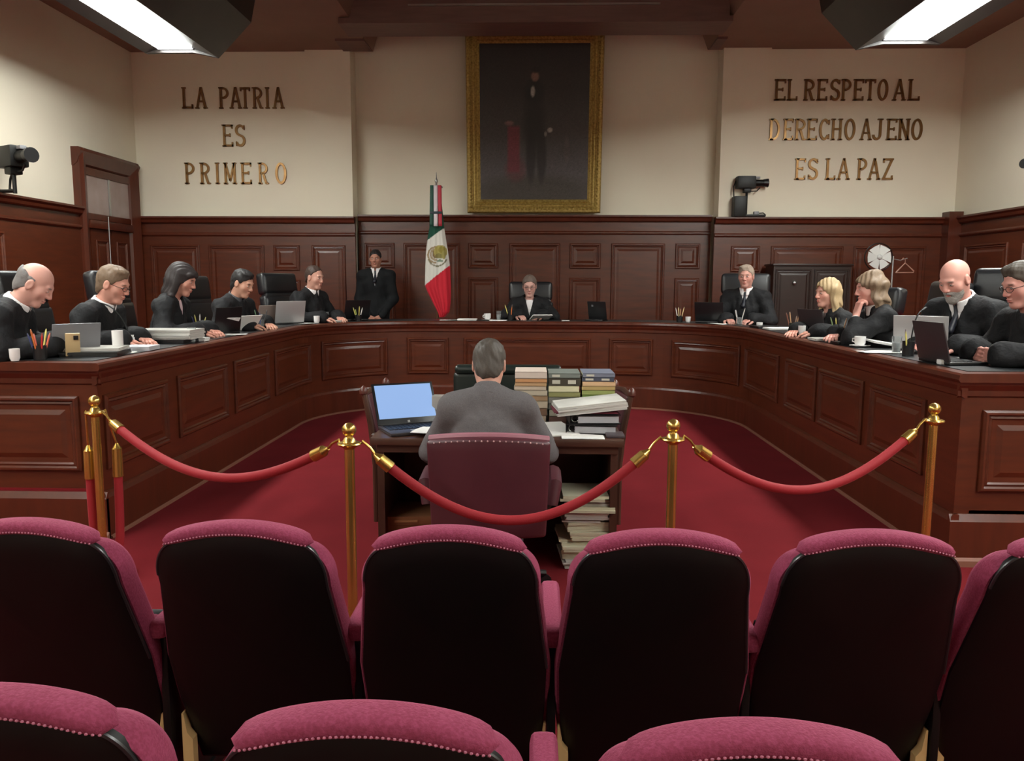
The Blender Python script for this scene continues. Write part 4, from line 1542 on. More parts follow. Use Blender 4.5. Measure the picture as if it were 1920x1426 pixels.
    if collar is not None:
        AX = nk_dir
        e1 = np.array([1, 0, 0], np.float32)
        e2 = np.cross(AX, e1)

        def fc(P):
            p = P - neckb
            h = p @ AX
            rad = np.sqrt((p @ e1) ** 2 + (p @ e2 * .96) ** 2)
            rr = .066 + .014 * np.clip((.045 - h) / .06, 0, 1.5)
            d = np.maximum(np.abs(rad - rr) - .0058, np.abs(h - .012) - .036)
            fr = -(p @ e2) if (e2[1] < 0) else (p @ e2)
            notch = np.maximum(np.abs(p @ e1) - .012 - .35 * np.clip(.04 - h, 0, 1) * 0, -(fr - .03))
            return smax(d, -notch, .004)
        v, q = nets(fc, neckb - .13, neckb + .13, .006, .012)
        np_mesh('collar', [(v * s, q)], collar, body)
    if tie is not None:
        fwd_ = LR @ V3(0, 1, 0)
        k0 = neckb + fwd_ * .062 + LR @ V3(0, 0, -.012)
        k1 = neckb + fwd_ * .085 + LR @ V3(0, 0, -.07)
        k2 = chest + fwd_ * .142 + LR @ V3(0, 0, .06)
        cs = [(k0, k0 + LR @ V3(0, .004, -.02), .015, .012), (k0, k1, .011, .014), (k1, k2, .014, .022)]
        b0, b1 = bounds(cs, .04)
        v, q = nets(caps_sdf(cs, .01), b0, b1, .006, .01)
        np_mesh('tie', [(v * s, q)], tie, body)
    if cuffs:
        for k in range(2):
            d_ = (el[k] - w_[k]) / np.linalg.norm(el[k] - w_[k])
            e0 = .055 if (hands == 'chin' and k == 0) else -.004
            cs = [(w_[k] + d_ * e0, w_[k] + d_ * (e0 + .05), .037, .04)]
            b0, b1 = bounds(cs, .06)
            v, q = nets(caps_sdf(cs, .01), b0, b1, .007, .01)
            np_mesh('cuff', [(v * s, q)], WHITE, body)
    return body, root, rz, s


# ---- judges' chairs


def make_judge_chair():
    t = thing('judge_chair', 'x', 'chair')
    B().box((0, -.27, .30), (.56, .11, .52), Matrix.Rotation(R_(8), 3, 'X'), .045, 3).obj('backrest', LEATHER, t)
    B().box((0, -.335, .68), (.54, .12, .24), Matrix.Rotation(R_(8), 3, 'X'), .05, 3).obj('headrest', LEATHER, t)
    B().box((0, -.3, .555), (.5, .08, .06), Matrix.Rotation(R_(8), 3, 'X'), .02, 2).obj('back_bridge', LEATHER, t)
    B().box((0, 0, -.06), (.56, .54, .13), None, .045, 3).obj('seat', LEATHER, t)
    for s_ in (-1, 1):
        B().box((s_ * .32, .0, .17), (.075, .36, .05), None, .022, 3).obj('armrest', LEATHER, t)
        B().tube([(s_ * .27, .03, -.08), (s_ * .325, .03, -.02), (s_ * .325, .02, .15)], .018, 8).obj('arm_bracket', BLACKP, t)
    B().cyl((0, 0, -.30), (0, 0, -.1), .028, n=14).obj('gas_column', BLACKP, t)
    for k in range(5):
        a = 2 * PI * k / 5 + .3
        B().tube([(.02 * math.cos(a), .02 * math.sin(a), -.3), (.3 * math.cos(a), .3 * math.sin(a), -.37)], [.026, .016], 8).obj('base_leg', BLACKP, t)
    return t


jc0 = make_judge_chair()
jc_used = [False]


def judge_chair(root, rz, s, lab, back=0.0, dz=0.0):
    o = jc0 if not jc_used[0] else copy_tree(jc0)
    jc_used[0] = True
    f = Vector((-math.sin(rz), math.cos(rz), 0))
    o.location = root - f * back + Vector((0, 0, dz))
    o.rotation_euler = (0, 0, rz)
    o.scale = (s, s, s)
    tag(o, lab, 'chair', "black leather judges' chairs")
    return o


W = WHITE
people = []
PN = [
    # label, head px, depth, kwargs, chair label, chair rotation offset (deg)
    ('bald-crowned man in black robe and white collar at the left edge of the photo', (66, 533), 5.1, dict(face=18, lean=26, pitch=26, hair='balding', haircol=(112, 108, 106), skin=(212, 160, 146), collar=W, hands='phone'), 'black leather chair of the leftmost robed man', 0),
    ('robed man with glasses and brown hair, second from the left', (213, 533), 5.85, dict(face=2, lean=22, pitch=14, hair='short', haircol=(112, 92, 74), skin=(208, 150, 132), collar=W, glasses=True), 'black leather chair between the two leftmost robed men', 0),
    ('robed woman with long dark hair and bangs looking down at papers', (342, 524), 6.9, dict(face=4, lean=14, pitch=16, hair='bangs', haircol=(48, 42, 42), skin=(196, 140, 122), female=True, earrings=True, vneck=(.045, .20, PINKW)), 'black leather chair of the dark-haired woman', 0),
    ('dark-haired robed man reading, just right of the dark-haired woman', (455, 531), 8.1, dict(face=-14, lean=14, pitch=18, hair='short', haircol=(36, 34, 34), skin=(198, 148, 126), collar=colmat((60, 60, 64)), s=1.14), 'black leather chair of the dark-haired man reading', 0),
    ('balding robed man with white collar beside the standing guard', (590, 520), 9.75, dict(face=-24, lean=10, pitch=8, hair='recede', haircol=(62, 48, 42), skin=(200, 150, 132), collar=W, s=1.16), 'black leather chair of the balding man near the guard', 0),
    ('robed woman with glasses seated at the middle of the bench below the portrait', (993, 536), 10.75, dict(face=-91, lean=10, pitch=12, hair='pulled', haircol=(104, 90, 82), skin=(206, 160, 148), female=True, glasses=True, vneck=(.042, .17, W), s=1.15), 'black leather chair of the woman at the middle of the bench', 0),
    ('grey-haired robed man on the right side facing the camera', (1399, 518), 9.9, dict(face=-116, lean=6, pitch=3, hair='short', haircol=(150, 134, 120), skin=(198, 146, 132), collar=W, tie=TIE, vneck=(.04, .14, W), s=1.14), 'black leather chair of the grey-haired man facing the camera', 14),
    ('blond robed woman on the right looking to the left', (1551, 549), 7.45, dict(face=196, lean=14, pitch=0, hair='long', haircol=(170, 146, 110), skin=(216, 160, 142), female=True, vneck=(.03, .08, W), s=1.08), 'black leather chair of the blond woman', 0),
    ('brown-haired robed woman resting her chin on her hand', (1632, 540), 6.6, dict(face=174, lean=14, pitch=6, hair='wavy', haircol=(124, 104, 84), skin=(214, 158, 144), female=True, collar=W, hands='chin', s=1.1, cuffs=True), 'black leather chair of the woman resting her chin', 0),
    ('bald robed man with grey beard looking down on the right', (1790, 524), 5.75, dict(s=1.16, face=208, lean=16, pitch=22, skin=(216, 158, 144), beard=(168, 160, 154), haircol=(150, 140, 134), collar=W, tie=TIE, vneck=(.045, .16, W), wide=1.03, cuffs=True), 'black leather chair of the bald bearded man', 0),
    ('robed man with glasses and clasped hands at the right edge of the photo', (1916, 533), 4.92, dict(face=186, lean=20, pitch=12, hair='short', haircol=(72, 64, 56), skin=(206, 150, 138), glasses=True, hands='clasp'), 'black leather chair of the man at the right edge', 0),
]
for lab, hp, dep, kw, clab, co in PN:
    b_, root, rz, s_ = make_person(lab, hp, dep, **kw)
    people.append(b_)
    judge_chair(root, rz + R_(co), s_, clab, .06, .0)
# standing guard and the clerk seen from behind
make_person('man in black suit and tie standing by the back wall', (704, 485), 11.35, -88, lean=0, pitch=4, s=1.05, skin=(168, 118, 98), hair='crop', haircol=(26, 22, 22), outfit='suit', collar=W, tie=TIE, vneck=(.04, .2, W), hands='stand')
make_person('man in grey suit seated at the desk, seen from behind', (917, 684), 4.28, 90, lean=14, pitch=20, s=1.1, skin=(190, 140, 122), hair='short', haircol=(74, 68, 62), outfit='suit_back', collar=SUITG, hands='desk', desk_dz=.26)

# white cuff of the woman resting her chin is part of her clothes; desk things follow
# ------------------------------------------------------------------ wall inscriptions
LT = .105                                    # stroke thickness relative to letter height


def bar2(p, q, t):
    (x0, y0), (x1, y1) = p, q
    dx, dy = x1 - x0, y1 - y0
    l = math.hypot(dx, dy)
    nx, ny = -dy / l * t / 2, dx / l * t / 2
    return [(x0 + nx, y0 + ny), (x0 - nx, y0 - ny), (x1 - nx, y1 - ny), (x1 + nx, y1 + ny)]


def arc2(cx, cy, rx, ry, a0, a1, t, n=14):
    out, inn = [], []
    for i in range(n + 1):
        a = R_(a0 + (a1 - a0) * i / n)
        out.append((cx + (rx + t / 2) * math.cos(a), cy + (ry + t / 2) * math.sin(a)))
        inn.append((cx + (rx - t / 2) * math.cos(a), cy + (ry - t / 2) * math.sin(a)))
    return [[out[i], out[i + 1], inn[i + 1], inn[i]] for i in range(n)]


def glyph(chr_, w):
    """polygons of a serifed capital in a w x 1 cell"""
    t, th = LT, LT * .55
    st = []
    stem = lambda x: [bar2((x, 0), (x, 1), t), bar2((x - .1, .03), (x + .1, .03), .06), bar2((x - .1, .97), (x + .1, .97), .06)]
    l, r = t / 2 + .03, w - t / 2 - .03
    if chr_ in 'LEPRDIHNMT':
        if chr_ == 'T':
            st += [bar2((w / 2, 0), (w / 2, 1), t), bar2((w / 2 - .1, .03), (w / 2 + .1, .03), .06), bar2((0, .95), (w, .95), .09), bar2((.03, .95), (.03, .82), .06), bar2((w - .03, .95), (w - .03, .82), .06)]
        elif chr_ == 'I':
            st += stem(w / 2)
        else:
            st += stem(l)
    if chr_ in 'LE':
        st += [bar2((l, .045), (w, .045), .09), bar2((w - .03, 0), (w - .03, .2), .06)]
    if chr_ == 'E':
        st += [bar2((l, .955), (w, .955), .09), bar2((w - .03, 1), (w - .03, .82), .06), bar2((l, .52), (w * .72, .52), .08), bar2((w * .72, .44), (w * .72, .6), .05)]
    if chr_ in 'PR':
        rx = w - l - t / 2 - .08
        st += [bar2((l, .955), (l + .1, .955), .09), bar2((l, .5), (l + .1, .5), .08)]
        st += arc2(l + .08, .728, rx, .228, -90, 90, .1)
    if chr_ == 'R':
        st += [bar2((w * .5, .5), (r, .02), t), bar2((r - .02, .03), (w + .03, .03), .06)]
    if chr_ == 'D':
        st += [bar2((l, .955), (l + .12, .955), .09), bar2((l, .045), (l + .12, .045), .09)]
        st += arc2(l + .1, .5, w - l - t / 2 - .1, .455, -90, 90, .1)
    if chr_ == 'H':
        st += stem(r) + [bar2((l, .52), (r, .52), .09)]
    if chr_ == 'N':
        st += stem(r) + [bar2((l, .98), (r, .02), t)]
    if chr_ == 'M':
        st += stem(r) + [bar2((l, .98), (w / 2, .15), t * .85), bar2((w / 2, .15), (r, .98), t * .85)]
    if chr_ == 'A':
        st += [bar2((.06, 0), (w / 2, 1), t * .8), bar2((w - .06, 0), (w / 2, 1), t), bar2((w * .22, .34), (w * .78, .34), .08), bar2((-.03, .03), (.16, .03), .06), bar2((w - .16, .03), (w + .03, .03), .06)]
    if chr_ == 'O':
        st += arc2(w / 2, .5, w / 2 - t / 2, .5 - .05, 0, 360, .11, 26)
    if chr_ == 'C':
        st += arc2(w / 2, .5, w / 2 - t / 2, .45, 40, 320, .11, 22) + [bar2((w - .05, .95), (w - .05, .72), .06), bar2((w - .05, .05), (w - .05, .28), .06)]
    if chr_ == 'S':
        rx = w / 2 - t / 2
        st += arc2(w / 2, .74, rx, .215, 20, 270, .11, 14) + arc2(w / 2, .27, rx, .225, -160, 90, .11, 14)
        st += [bar2((w - .05, .97), (w - .05, .76), .05), bar2((.05, .03), (.05, .24), .05)]
    if chr_ == 'J':
        st += [bar2((w * .66, .25), (w * .66, 1), t), bar2((w * .66 - .14, .97), (w * .66 + .12, .97), .06)] + arc2(w * .33, .25, w * .33, .2, -180, 0, .11, 10)
    if chr_ == 'Z':
        st += [bar2((.02, .955), (w, .955), .09), bar2((0, .045), (w, .045), .09), bar2((w - .08, .93), (.08, .07), t), bar2((.05, .98), (.05, .8), .06), bar2((w - .04, .02), (w - .04, .2), .06)]
    return st


def inscription(label, ywall, rows):
    z_all = [at(0.5 * (rows[0][3][0][1] + rows[0][3][-1][2]), r[1], y=ywall).z for r in rows]
    x_c = at(rows[0][3][0][1], 200, y=ywall).x
    t = thing('wall_inscription', label, 'lettering', (x_c, ywall, min(z_all)), 0, 'bronze wall inscriptions')
    base = Vector(t.location)
    for text, y0, y1, lets in rows:
        for chr_, xa_, xb_ in lets:
            pz0, pz1 = at(xa_, y1, y=ywall), at(xa_, y0, y=ywall)
            xr_ = at(xb_, y1, y=ywall).x
            h = pz1.z - pz0.z
            g = B()
            for poly in glyph(chr_, (xr_ - pz0.x) / h):
                g.prism(poly, lambda u, v, d: Vector((pz0.x + u * h, ywall - d, pz0.z + v * h)) - base, .0, .03)
            g.obj('letter', BRONZE, t, 0)
    return t


def zx(s_, base, scale, pairs):
    return [(c_, base + a / scale, base + b / scale) for c_, (a, b) in zip(s_, pairs)]


inscription('bronze letters LA PATRIA ES PRIMERO on the left wall section', Y_SIDE, [
    ('a', 164, 204, zx('LAPATRIA', 0, 2.8235, [(970, 1025), (1040, 1098), (1165, 1215), (1222, 1280), (1276, 1328), (1342, 1392), (1406, 1432), (1448, 1505)])),
    ('b', 234, 275, zx('ES', 0, 2.8235, [(1183, 1237), (1250, 1303)])),
    ('c', 305, 345, zx('PRIMERO', 0, 2.8235, [(985, 1035), (1065, 1115), (1143, 1168), (1190, 1255), (1280, 1335), (1372, 1422), (1462, 1520)]))])
inscription('bronze letters EL RESPETO AL DERECHO AJENO ES LA PAZ on the right wall section', Y_SIDE, [
    ('a', 149, 189, zx('ELRESPETOAL', 1300, 2.8516, [(432, 490), (500, 553), (588, 642), (658, 712), (728, 780), (788, 838), (852, 905), (912, 968), (980, 1035), (1063, 1128), (1145, 1205)])),
    ('b', 223, 263, zx('DERECHOAJENO', 1300, 2.8516, [(402, 458), (478, 530), (540, 594), (603, 657), (668, 725), (733, 790), (803, 860), (888, 948), (958, 1012), (1028, 1082), (1090, 1150), (1160, 1218)])),
    ('c', 297, 337, zx('ESLAPAZ', 1300, 2.8516, [(540, 595), (608, 662), (703, 755), (766, 830), (872, 922), (930, 993), (1005, 1062)]))])

# ------------------------------------------------------------------ portrait in a gilt frame
yf0, yf1 = Y_MID - .12, Y_MID - .42           # leans forward at the top
cA, cB = at(877, 399, y=yf0), at(1125, 397, y=yf0)
cC = at(1131, 50, y=yf1)
cL = at(875, 50, y=yf1)
FW = cB.x - cA.x
FH = math.hypot(cC.z - cB.z, yf0 - yf1)
pic = thing('framed_portrait', 'large dark portrait painting in a gilt frame on the back wall', 'painting', ((cA.x + cB.x) / 2, yf0, cA.z))
upv = Vector((0, yf1 - yf0, cC.z - cB.z)).normalized()
nv = Vector((0, -upv.z, upv.y))
pfn = lambda u, v, d: Vector((u, 0, 0)) + upv * v + nv * d
pr = [(0, -.03), (0, .05), (.02, .075), (.05, .08), (.075, .055), (.085, .06), (.10, .045), (.12, .05), (.15, .02), (.165, .03), (.19, .012), (.205, 0)]
fb_ = B()
loops = []
for ins, d in pr:
    loops.append([fb_.bm.verts.new(pfn(u, v, d)) for u, v in ((-FW / 2 + ins, ins), (FW / 2 - ins, ins), (FW / 2 - ins, FH - ins), (-FW / 2 + ins, FH - ins))])
for A, Q in zip(loops, loops[1:]):
    for i in range(4):
        fb_.bm.faces.new((A[i], A[(i + 1) % 4], Q[(i + 1) % 4], Q[i]))
fro = fb_.obj('frame', GOLD, pic, 0)
# carved beads along the frame
bd = B()
for k in range(46):
    v = .05 + (FH - .1) * k / 45
    for sx in (-1, 1):
        bd.sph(pfn(sx * (FW / 2 - .062), v, .07), (.016, .012, .02), 6, 4)
for k in range(34):
    u = -FW / 2 + .06 + (FW - .12) * k / 33
    for v in (.062, FH - .062):
        bd.sph(pfn(u, v, .07), (.02, .012, .016), 6, 4)
bo = bd.obj('carved_beads', GOLD, fro, 60)
bo['kind'] = 'stuff'
cw_, chh = FW - .4, FH - .4
NX, NY = 120, 180
cv = B()
cv.grid(lambda u, v: pfn((u - .5) * cw_, .2 + v * chh, .004), NX, NY)
cvo = cv.obj('canvas', PAINT, pic, 60)
me = cvo.data
co = np.zeros(len(me.vertices) * 3, np.float32)
me.vertices.foreach_get('co', co)
co = co.reshape(-1, 3)
U = co[:, 0] / cw_ + .5
Vv = ((co @ np.array(upv)) - .2) / chh
rng = np.random.default_rng(5)
col = np.tile(np.array([.020, .015, .015], np.float32), (len(co), 1))


def pblob(cx, cy, rx, ry, c_, k=1.0, soft=1.5):
    global col
    e = ((U - cx) / rx) ** 2 + ((Vv - cy) / ry) ** 2
    a = np.clip(soft - soft * e, 0, 1)[:, None] * k
    col = col + (np.array(s2l(c_), np.float32) - col) * a


def pbox(x0, x1, y0, y1, c_, k=1.0, sf=.012):
    global col
    a = (np.clip((U - x0) / sf, 0, 1) * np.clip((x1 - U) / sf, 0, 1) * np.clip((Vv - y0) / sf, 0, 1) * np.clip((y1 - Vv) / sf, 0, 1))[:, None] * k
    col = col + (np.array(s2l(c_), np.float32) - col) * a


col += (np.array([.058, .055, .06]) * np.clip(.72 - Vv, 0, 1)[:, None] * 1.7 + np.array([.012, .002, .002]) * np.clip(Vv - .5, 0, 1)[:, None])           # greyer ground low in the picture
pblob(.5, .05, .7, .14, (58, 54, 48), .8)
pbox(.245, .375, .17, .49, (112, 42, 56), .9, .02)                                        # red draped table
pblob(.33, .20, .12, .10, (92, 40, 48), .5)
pblob(.27, .50, .05, .018, (120, 88, 86), .8)
pblob(.50, .50, .13, .26, (24, 23, 25), .9, 1.2)                                          # dark coat
pblob(.50, .70, .11, .10, (20, 19, 21), .9)
pblob(.47, .28, .055, .2, (22, 21, 23), .8)
pblob(.57, .28, .055, .2, (22, 21, 23), .8)
pblob(.505, .795, .042, .036, (128, 96, 84), .9)                                          # face
pblob(.51, .835, .05, .022, (30, 24, 22), .9)
pblob(.485, .70, .022, .04, (160, 156, 152), .9)                                          # shirt front
pbox(.47, .54, .735, .75, (18, 16, 18), .9, .01)
pblob(.645, .455, .028, .018, (168, 164, 160), .9)                                        # hand with paper
pblob(.605, .43, .014, .02, (140, 136, 132), .8)
pblob(.80, .33, .03, .10, (86, 78, 76), .5)                                               # chair at the right
pblob(.80, .32, .09, .04, (66, 58, 58), .5)
col *= (1 + .12 * rng.standard_normal((len(co), 1)))
ca = me.color_attributes.new('Col', 'FLOAT_COLOR', 'POINT')
ca.data.foreach_set('color', np.concatenate([np.clip(col, 0, 1), np.ones((len(co), 1))], 1).astype(np.float32).ravel())

# ------------------------------------------------------------------ national flag on a pole
YFL = 11.3
pxm = at(819, 450, y=YFL).x / 1.0
fl = thing('flag', 'green, white and red flag with eagle emblem hanging on a pole', 'flag', (pxm, YFL, PLAT))
zf = lambda py: at(819, py, y=YFL).z - PLAT
xf = lambda px, py=480: at(px, py, y=YFL).x - pxm
B().lathe([(.2, 0), (.2, .02), (.12, .05), (.04, .08), (.03, .16)], n=24).obj('base', BRASS, fl)
B().cyl((0, 0, .1), (0, 0, zf(352)), .014, n=12).obj('pole', colmat((96, 70, 44), .4), fl)
zt0 = zf(352)
fn_ = B().lathe([(.012, zt0 - .02), (.03, zt0), (.02, zt0 + .03), (.01, zt0 + .05), (.022, zt0 + .09), (.02, zt0 + .11), (.008, zt0 + .13), (.004, zf(323))], n=10)
fn_.obj('finial', STEEL, fl)
cr_ = B().tube([(-.085, 0, zt0 - .015), (-.04, 0, zt0 + .01), (0, 0, zt0), (.05, 0, zt0 + .015), (.09, 0, zt0 + .01)], [.008, .014, .016, .014, .008], 8)
cr_.obj('finial_crossbar', STEEL, fl)
EDGE = [(352, 812, 826), (380, 810, 829), (425, 806, 833), (445, 802, 836), (470, 799, 840), (500, 797, 844), (535, 796, 845), (548, 801, 845), (570, 812, 844), (585, 820, 842), (594, 823, 834)]


def edge_at(py):
    for (a, l0, r0), (b_, l1, r1) in zip(EDGE, EDGE[1:]):
        if a <= py <= b_:
            k = (py - a) / (b_ - a)
            return l0 + (l1 - l0) * k, r0 + (r1 - r0) * k
    return EDGE[-1][1:]


fb2 = B()
FPY = []


def flag_fn(u, v):
    py = 352 + (594 - 352) * v
    l, r = edge_at(min(py, 593.9))
    a = 2 * PI * u
    cx = (l + r) / 2
    hwp = (r - l) / 2
    fold = 1 + .10 * math.sin(a * 7 + v * 3) * min(1, v * 2)
    px_ = cx + hwp * math.cos(a)
    dep = .075 * (.5 + .8 * min(1, v * 1.5)) * fold
    return Vector((xf(px_), -dep * math.sin(a) + .01 * math.sin(math.cos(a) * 16) * v, zf(py)))


fb2.grid(flag_fn, 96, 150, True)
fo = fb2.obj('flag_cloth', CLOTHV, fl, 80)
me = fo.data
co = np.zeros(len(me.vertices) * 3, np.float32)
me.vertices.foreach_get('co', co)
co = co.reshape(-1, 3)
sc_ = xf(820) - xf(819)
PX = 819 + co[:, 0] / sc_ - xf(819) / sc_
z480, z481 = zf(400), zf(500)
PY = 400 + (co[:, 2] - z480) / (z481 - z480) * 100
col = np.tile(np.array(s2l((214, 212, 204)), np.float32), (len(co), 1))
green, redc = np.array(s2l((22, 74, 58))), np.array(s2l((196, 36, 52)))
bound_r = 535 - (PX - 797) * (535 - 497) / 47.0
col[PY > bound_r] = redc
bound_g = 452 - (PX - 800) * 26 / 36.0
col[PY < bound_g] = green
back = co[:, 1] > .02
col[back & (PY < bound_r)] = green


def emb(cx, cy, rx, ry, c_, r0=0, cond=None):
    global col
    e = np.sqrt(((PX - cx) / rx) ** 2 + ((PY - cy) / ry) ** 2)
    msk = (e < 1) & (e > r0) & (co[:, 1] < .02) & (PY < bound_r) & (PY > bound_g)
    if cond is not None:
        msk &= cond
    col[msk] = np.array(s2l(c_))


emb(821, 480, 19, 20, (120, 116, 92), .86, PY > 486)          # wreath under the eagle
emb(818, 478, 16, 16, (150, 128, 96), .80, PX < 820)          # spread wing, outer feathers
emb(819, 477, 12, 12, (158, 138, 108), .72, PX < 821)
emb(820, 476, 8, 9, (120, 98, 66), .55, PX < 822)
emb(827, 472, 12, 13, (164, 152, 84))                         # body and cactus in olive gold
emb(829, 468, 6, 6, (140, 128, 60))
emb(824, 480, 6, 5, (128, 120, 70))
emb(833, 478, 4, 8, (150, 140, 80))
emb(826, 489, 6, 2.5, (110, 130, 110))
ca = me.color_attributes.new('Col', 'FLOAT_COLOR', 'POINT')
ca.data.foreach_set('color', np.concatenate([col, np.ones((len(co), 1))], 1).astype(np.float32).ravel())
# tricolour bow hanging in front
bw = []
for k, (c_, l, r) in enumerate((((26, 76, 62), 809.5, 816.0), ((214, 206, 210), 816.0, 823.5), ((176, 44, 60), 823.5, 830.5))):
    rb = B()
    rb.grid(lambda u, v: Vector((xf(l + (r - l) * u + (k - 1) * 1.2 * v), -.115 - .01 * math.sin(u * PI) - .025 * v, zf(349 + 76 * v))), 5, 14)
    o = rb.obj('ribbon', colmat(c_), fl, 60)
    sm_ = o.modifiers.new('solid', 'SOLIDIFY')
    sm_.thickness = .004
kb = B().box((xf(820), -.14, zf(400)), (xf(831) - xf(809), .014, .035), None, .006)
kb.obj('ribbon_band', colmat((34, 48, 56)), fl)

# ------------------------------------------------------------------ video cameras
def video_camera(label, loc, rz, with_stand=True, s=1.0):
    t = thing('video_camera', label, 'camera', loc, rz, 'wall video cameras')
    t.scale = (s, s, s)
    if with_stand:
        B().box((-.12, 0, .14), (.17, .16, .28), None, .012).obj('control_box', CAMB, t)
        B().box((.03, 0, .015), (.42, .14, .03), None, .006).obj('base_plate', CAMB, t)
        B().tube([(-.19, .02, .27), (-.2, .02, .42), (-.16, .02, .52), (-.08, .02, .56)], .008, 8).obj('cable', CAMB, t)
        B().box((.12, 0, .05), (.07, .07, .05), None, .008).obj('connector', GREYP, t)
        B().tube([(.15, 0, .05), (.22, 0, .055), (.25, 0, .03)], .008, 8).obj('base_cable', CAMB, t)
    B().cyl((-.02, 0, .02 if with_stand else .18), (-.02, 0, .36), .016, n=10).obj('pillar', CAMB, t)
    B().box((-.02, 0, .36), (.1, .1, .06), None, .012).obj('pan_head', CAMB, t)
    B().box((-.04, 0, .47), (.26, .15, .17), None, .02).obj('camera_body', CAMB, t)
    B().cyl((.08, 0, .465), (.20, 0, .465), .05, .045, 18).obj('lens', CAMB, t)
    B().cyl((.20, 0, .465), (.27, 0, .465), .05, .06, 18).obj('lens_hood', BLACKP, t)
    B().box((.12, 0, .535), (.07, .05, .03), None, .006).obj('microphone', GREYP, t)
    B().tube([(.16, .0, .40), (.12, 0, .355), (.04, 0, .35)], .008, 8).obj('lens_cable', CAMB, t)
    return t


p = at(1402, 398, y=11.9)
video_camera('black video camera on the right wainscot ledge below the inscription', (p.x, 11.92, ZW + .002), R_(0), True, 1.05)
p = at(26, 294, x=XL + .32)
video_camera('black video camera mounted on the left wall, cut by the photo edge', (p.x, p.y, p.z - .47 * 1.35), R_(-30), False, 1.35)
ob = bpy.data.objects['video_camera.001']
B().tube([(-.02, 0, .2), (-.15, -.06, .2), (-.35, -.24, .2)], .014, 8).obj('wall_arm', CAMB, ob)
B().tube([(-.06, .02, .38), (-.12, .02, .30), (-.1, .0, .22), (-.03, 0, .2)], .010, 8).obj('loop_cable', CAMB, ob)
p = at(1940, 310, x=XR - .32)
video_camera('black video camera lens just entering at the right photo edge', (p.x, p.y, p.z - .44), R_(-145), False, .95)
ob = bpy.data.objects['video_camera.002']
B().tube([(-.02, 0, .2), (-.15, .1, .2), (-.2, .33, .2)], .014, 8).obj('wall_arm', CAMB, ob)

# ------------------------------------------------------------------ things along the back right wall
YC = 11.45
c0, c1 = at(1452, 494, y=YC), at(1598, 494, y=YC)
cab = thing('low_cabinet', 'dark brown cabinet with a round silver knob behind the right bench', 'cabinet', ((c0.x + c1.x) / 2, YC + .22, PLAT))
hwc = (c1.x - c0.x) / 2
hc_ = c0.z - PLAT
DK = mat('dark_cabinet', s2l((34, 21, 16)), 0.4, noise=(3, (1, 1, 6), s2l((42, 25, 19)), .3, .7))
B().bx(-hwc, hwc, -.2, .2, 0, hc_ - .03).obj('body', DK, cab, 0)
B().bx(-hwc - .02, hwc + .02, -.23, .21, hc_ - .03, hc_, .006).obj('top', DK, cab)
for k in range(2):
    d_ = panel_loops(B(), lambda u, v, d: Vector((u, -.2 - d, v)), -hwc + .03 + k * hwc, -.01 + k * (hwc - .02), .08, hc_ - .08, PROFS).obj('door', DK, cab, 0)
    if k == 0:
        B().sph((at(1489, 530, y=YC).x - (c0.x + c1.x) / 2, -.235, at(1489, 530, y=YC).z - PLAT), .03, 12, 8).obj('knob', STEEL, d_)

p = at(1647, 482, y=11.2)
fan = thing('pedestal_fan', 'round silver-faced pedestal fan behind the brown-haired woman', 'fan', (p.x, 11.2, PLAT))
zc = p.z - PLAT
B().lathe([(.19, 0), (.19, .015), (.05, .04), (.03, .06)], n=24).obj('base', CAMB, fan)
B().cyl((0.02, .04, .04), (.02, .04, zc), .014, n=10).obj('pole', STEEL, fan)
B().cyl((0, .0, zc), (0, .1, zc), .06, .05, 16).obj('motor', CAMB, fan)
Rf = Matrix.Rotation(PI / 2, 3, 'X')
B().tube([(.19 * math.cos(a), .0, zc + .19 * math.sin(a)) for a in [2 * PI * k / 32 for k in range(32)]], .008, 6, closed=True).obj('guard_ring', CAMB, fan)
for k in range(6):
    a = 2 * PI * k / 6
    bl = B().prism([(.03, -.02), (.155, -.075), (.16, .0), (.15, .075), (.03, .03)], lambda u, v, d, a=a: Vector((u * math.cos(a) - v * math.sin(a), -.03 - d + v * .12, zc + u * math.sin(a) + v * math.cos(a))), 0, .006)
    bl.obj('blade', colmat((196, 198, 194), .35), fan, 0)
B().sph((0, -.045, zc), (.035, .02, .035), 12, 8).obj('hub', colmat((176, 178, 176), .3), fan)

p = at(1675, 480, y=11.55)
stn = thing('coat_stand', 'thin metal coat stand beside the pedestal fan', 'coat stand', (p.x, 11.55, PLAT))
B().cyl((0, 0, .02), (0, 0, p.z - PLAT), .012, n=10).obj('pole', STEEL, stn)
for k in range(4):
    a = PI / 4 + k * PI / 2
    B().tube([(0, 0, .1), (.16 * math.cos(a), .16 * math.sin(a), .03), (.22 * math.cos(a), .22 * math.sin(a), .01)], .01, 8).obj('foot', STEEL, stn)
B().tube([(0, 0, p.z - PLAT - .04), (.1, 0, p.z - PLAT - .06), (.2, 0, p.z - PLAT - .03)], .008, 8).obj('peg', STEEL, stn)
hp_ = at(1692, 490, y=11.5)
hg = B()
za, zb_, zc_ = at(1697, 493, y=11.5), at(1712, 508, y=11.5), at(1682, 511, y=11.5)
hg.tube([(zb_.x - hp_.x, 0, zb_.z - hp_.z - .02), (zb_.x - hp_.x + .01, 0, zb_.z - hp_.z), (za.x - hp_.x, 0, za.z - hp_.z), (zc_.x - hp_.x, 0, zb_.z - hp_.z), (zc_.x - hp_.x - .02, 0, zc_.z - hp_.z)], .010, 8)
hg.tube([(zb_.x - hp_.x, 0, zb_.z - hp_.z - .02), (zc_.x - hp_.x - .02, 0, zc_.z - hp_.z)], .007, 8)
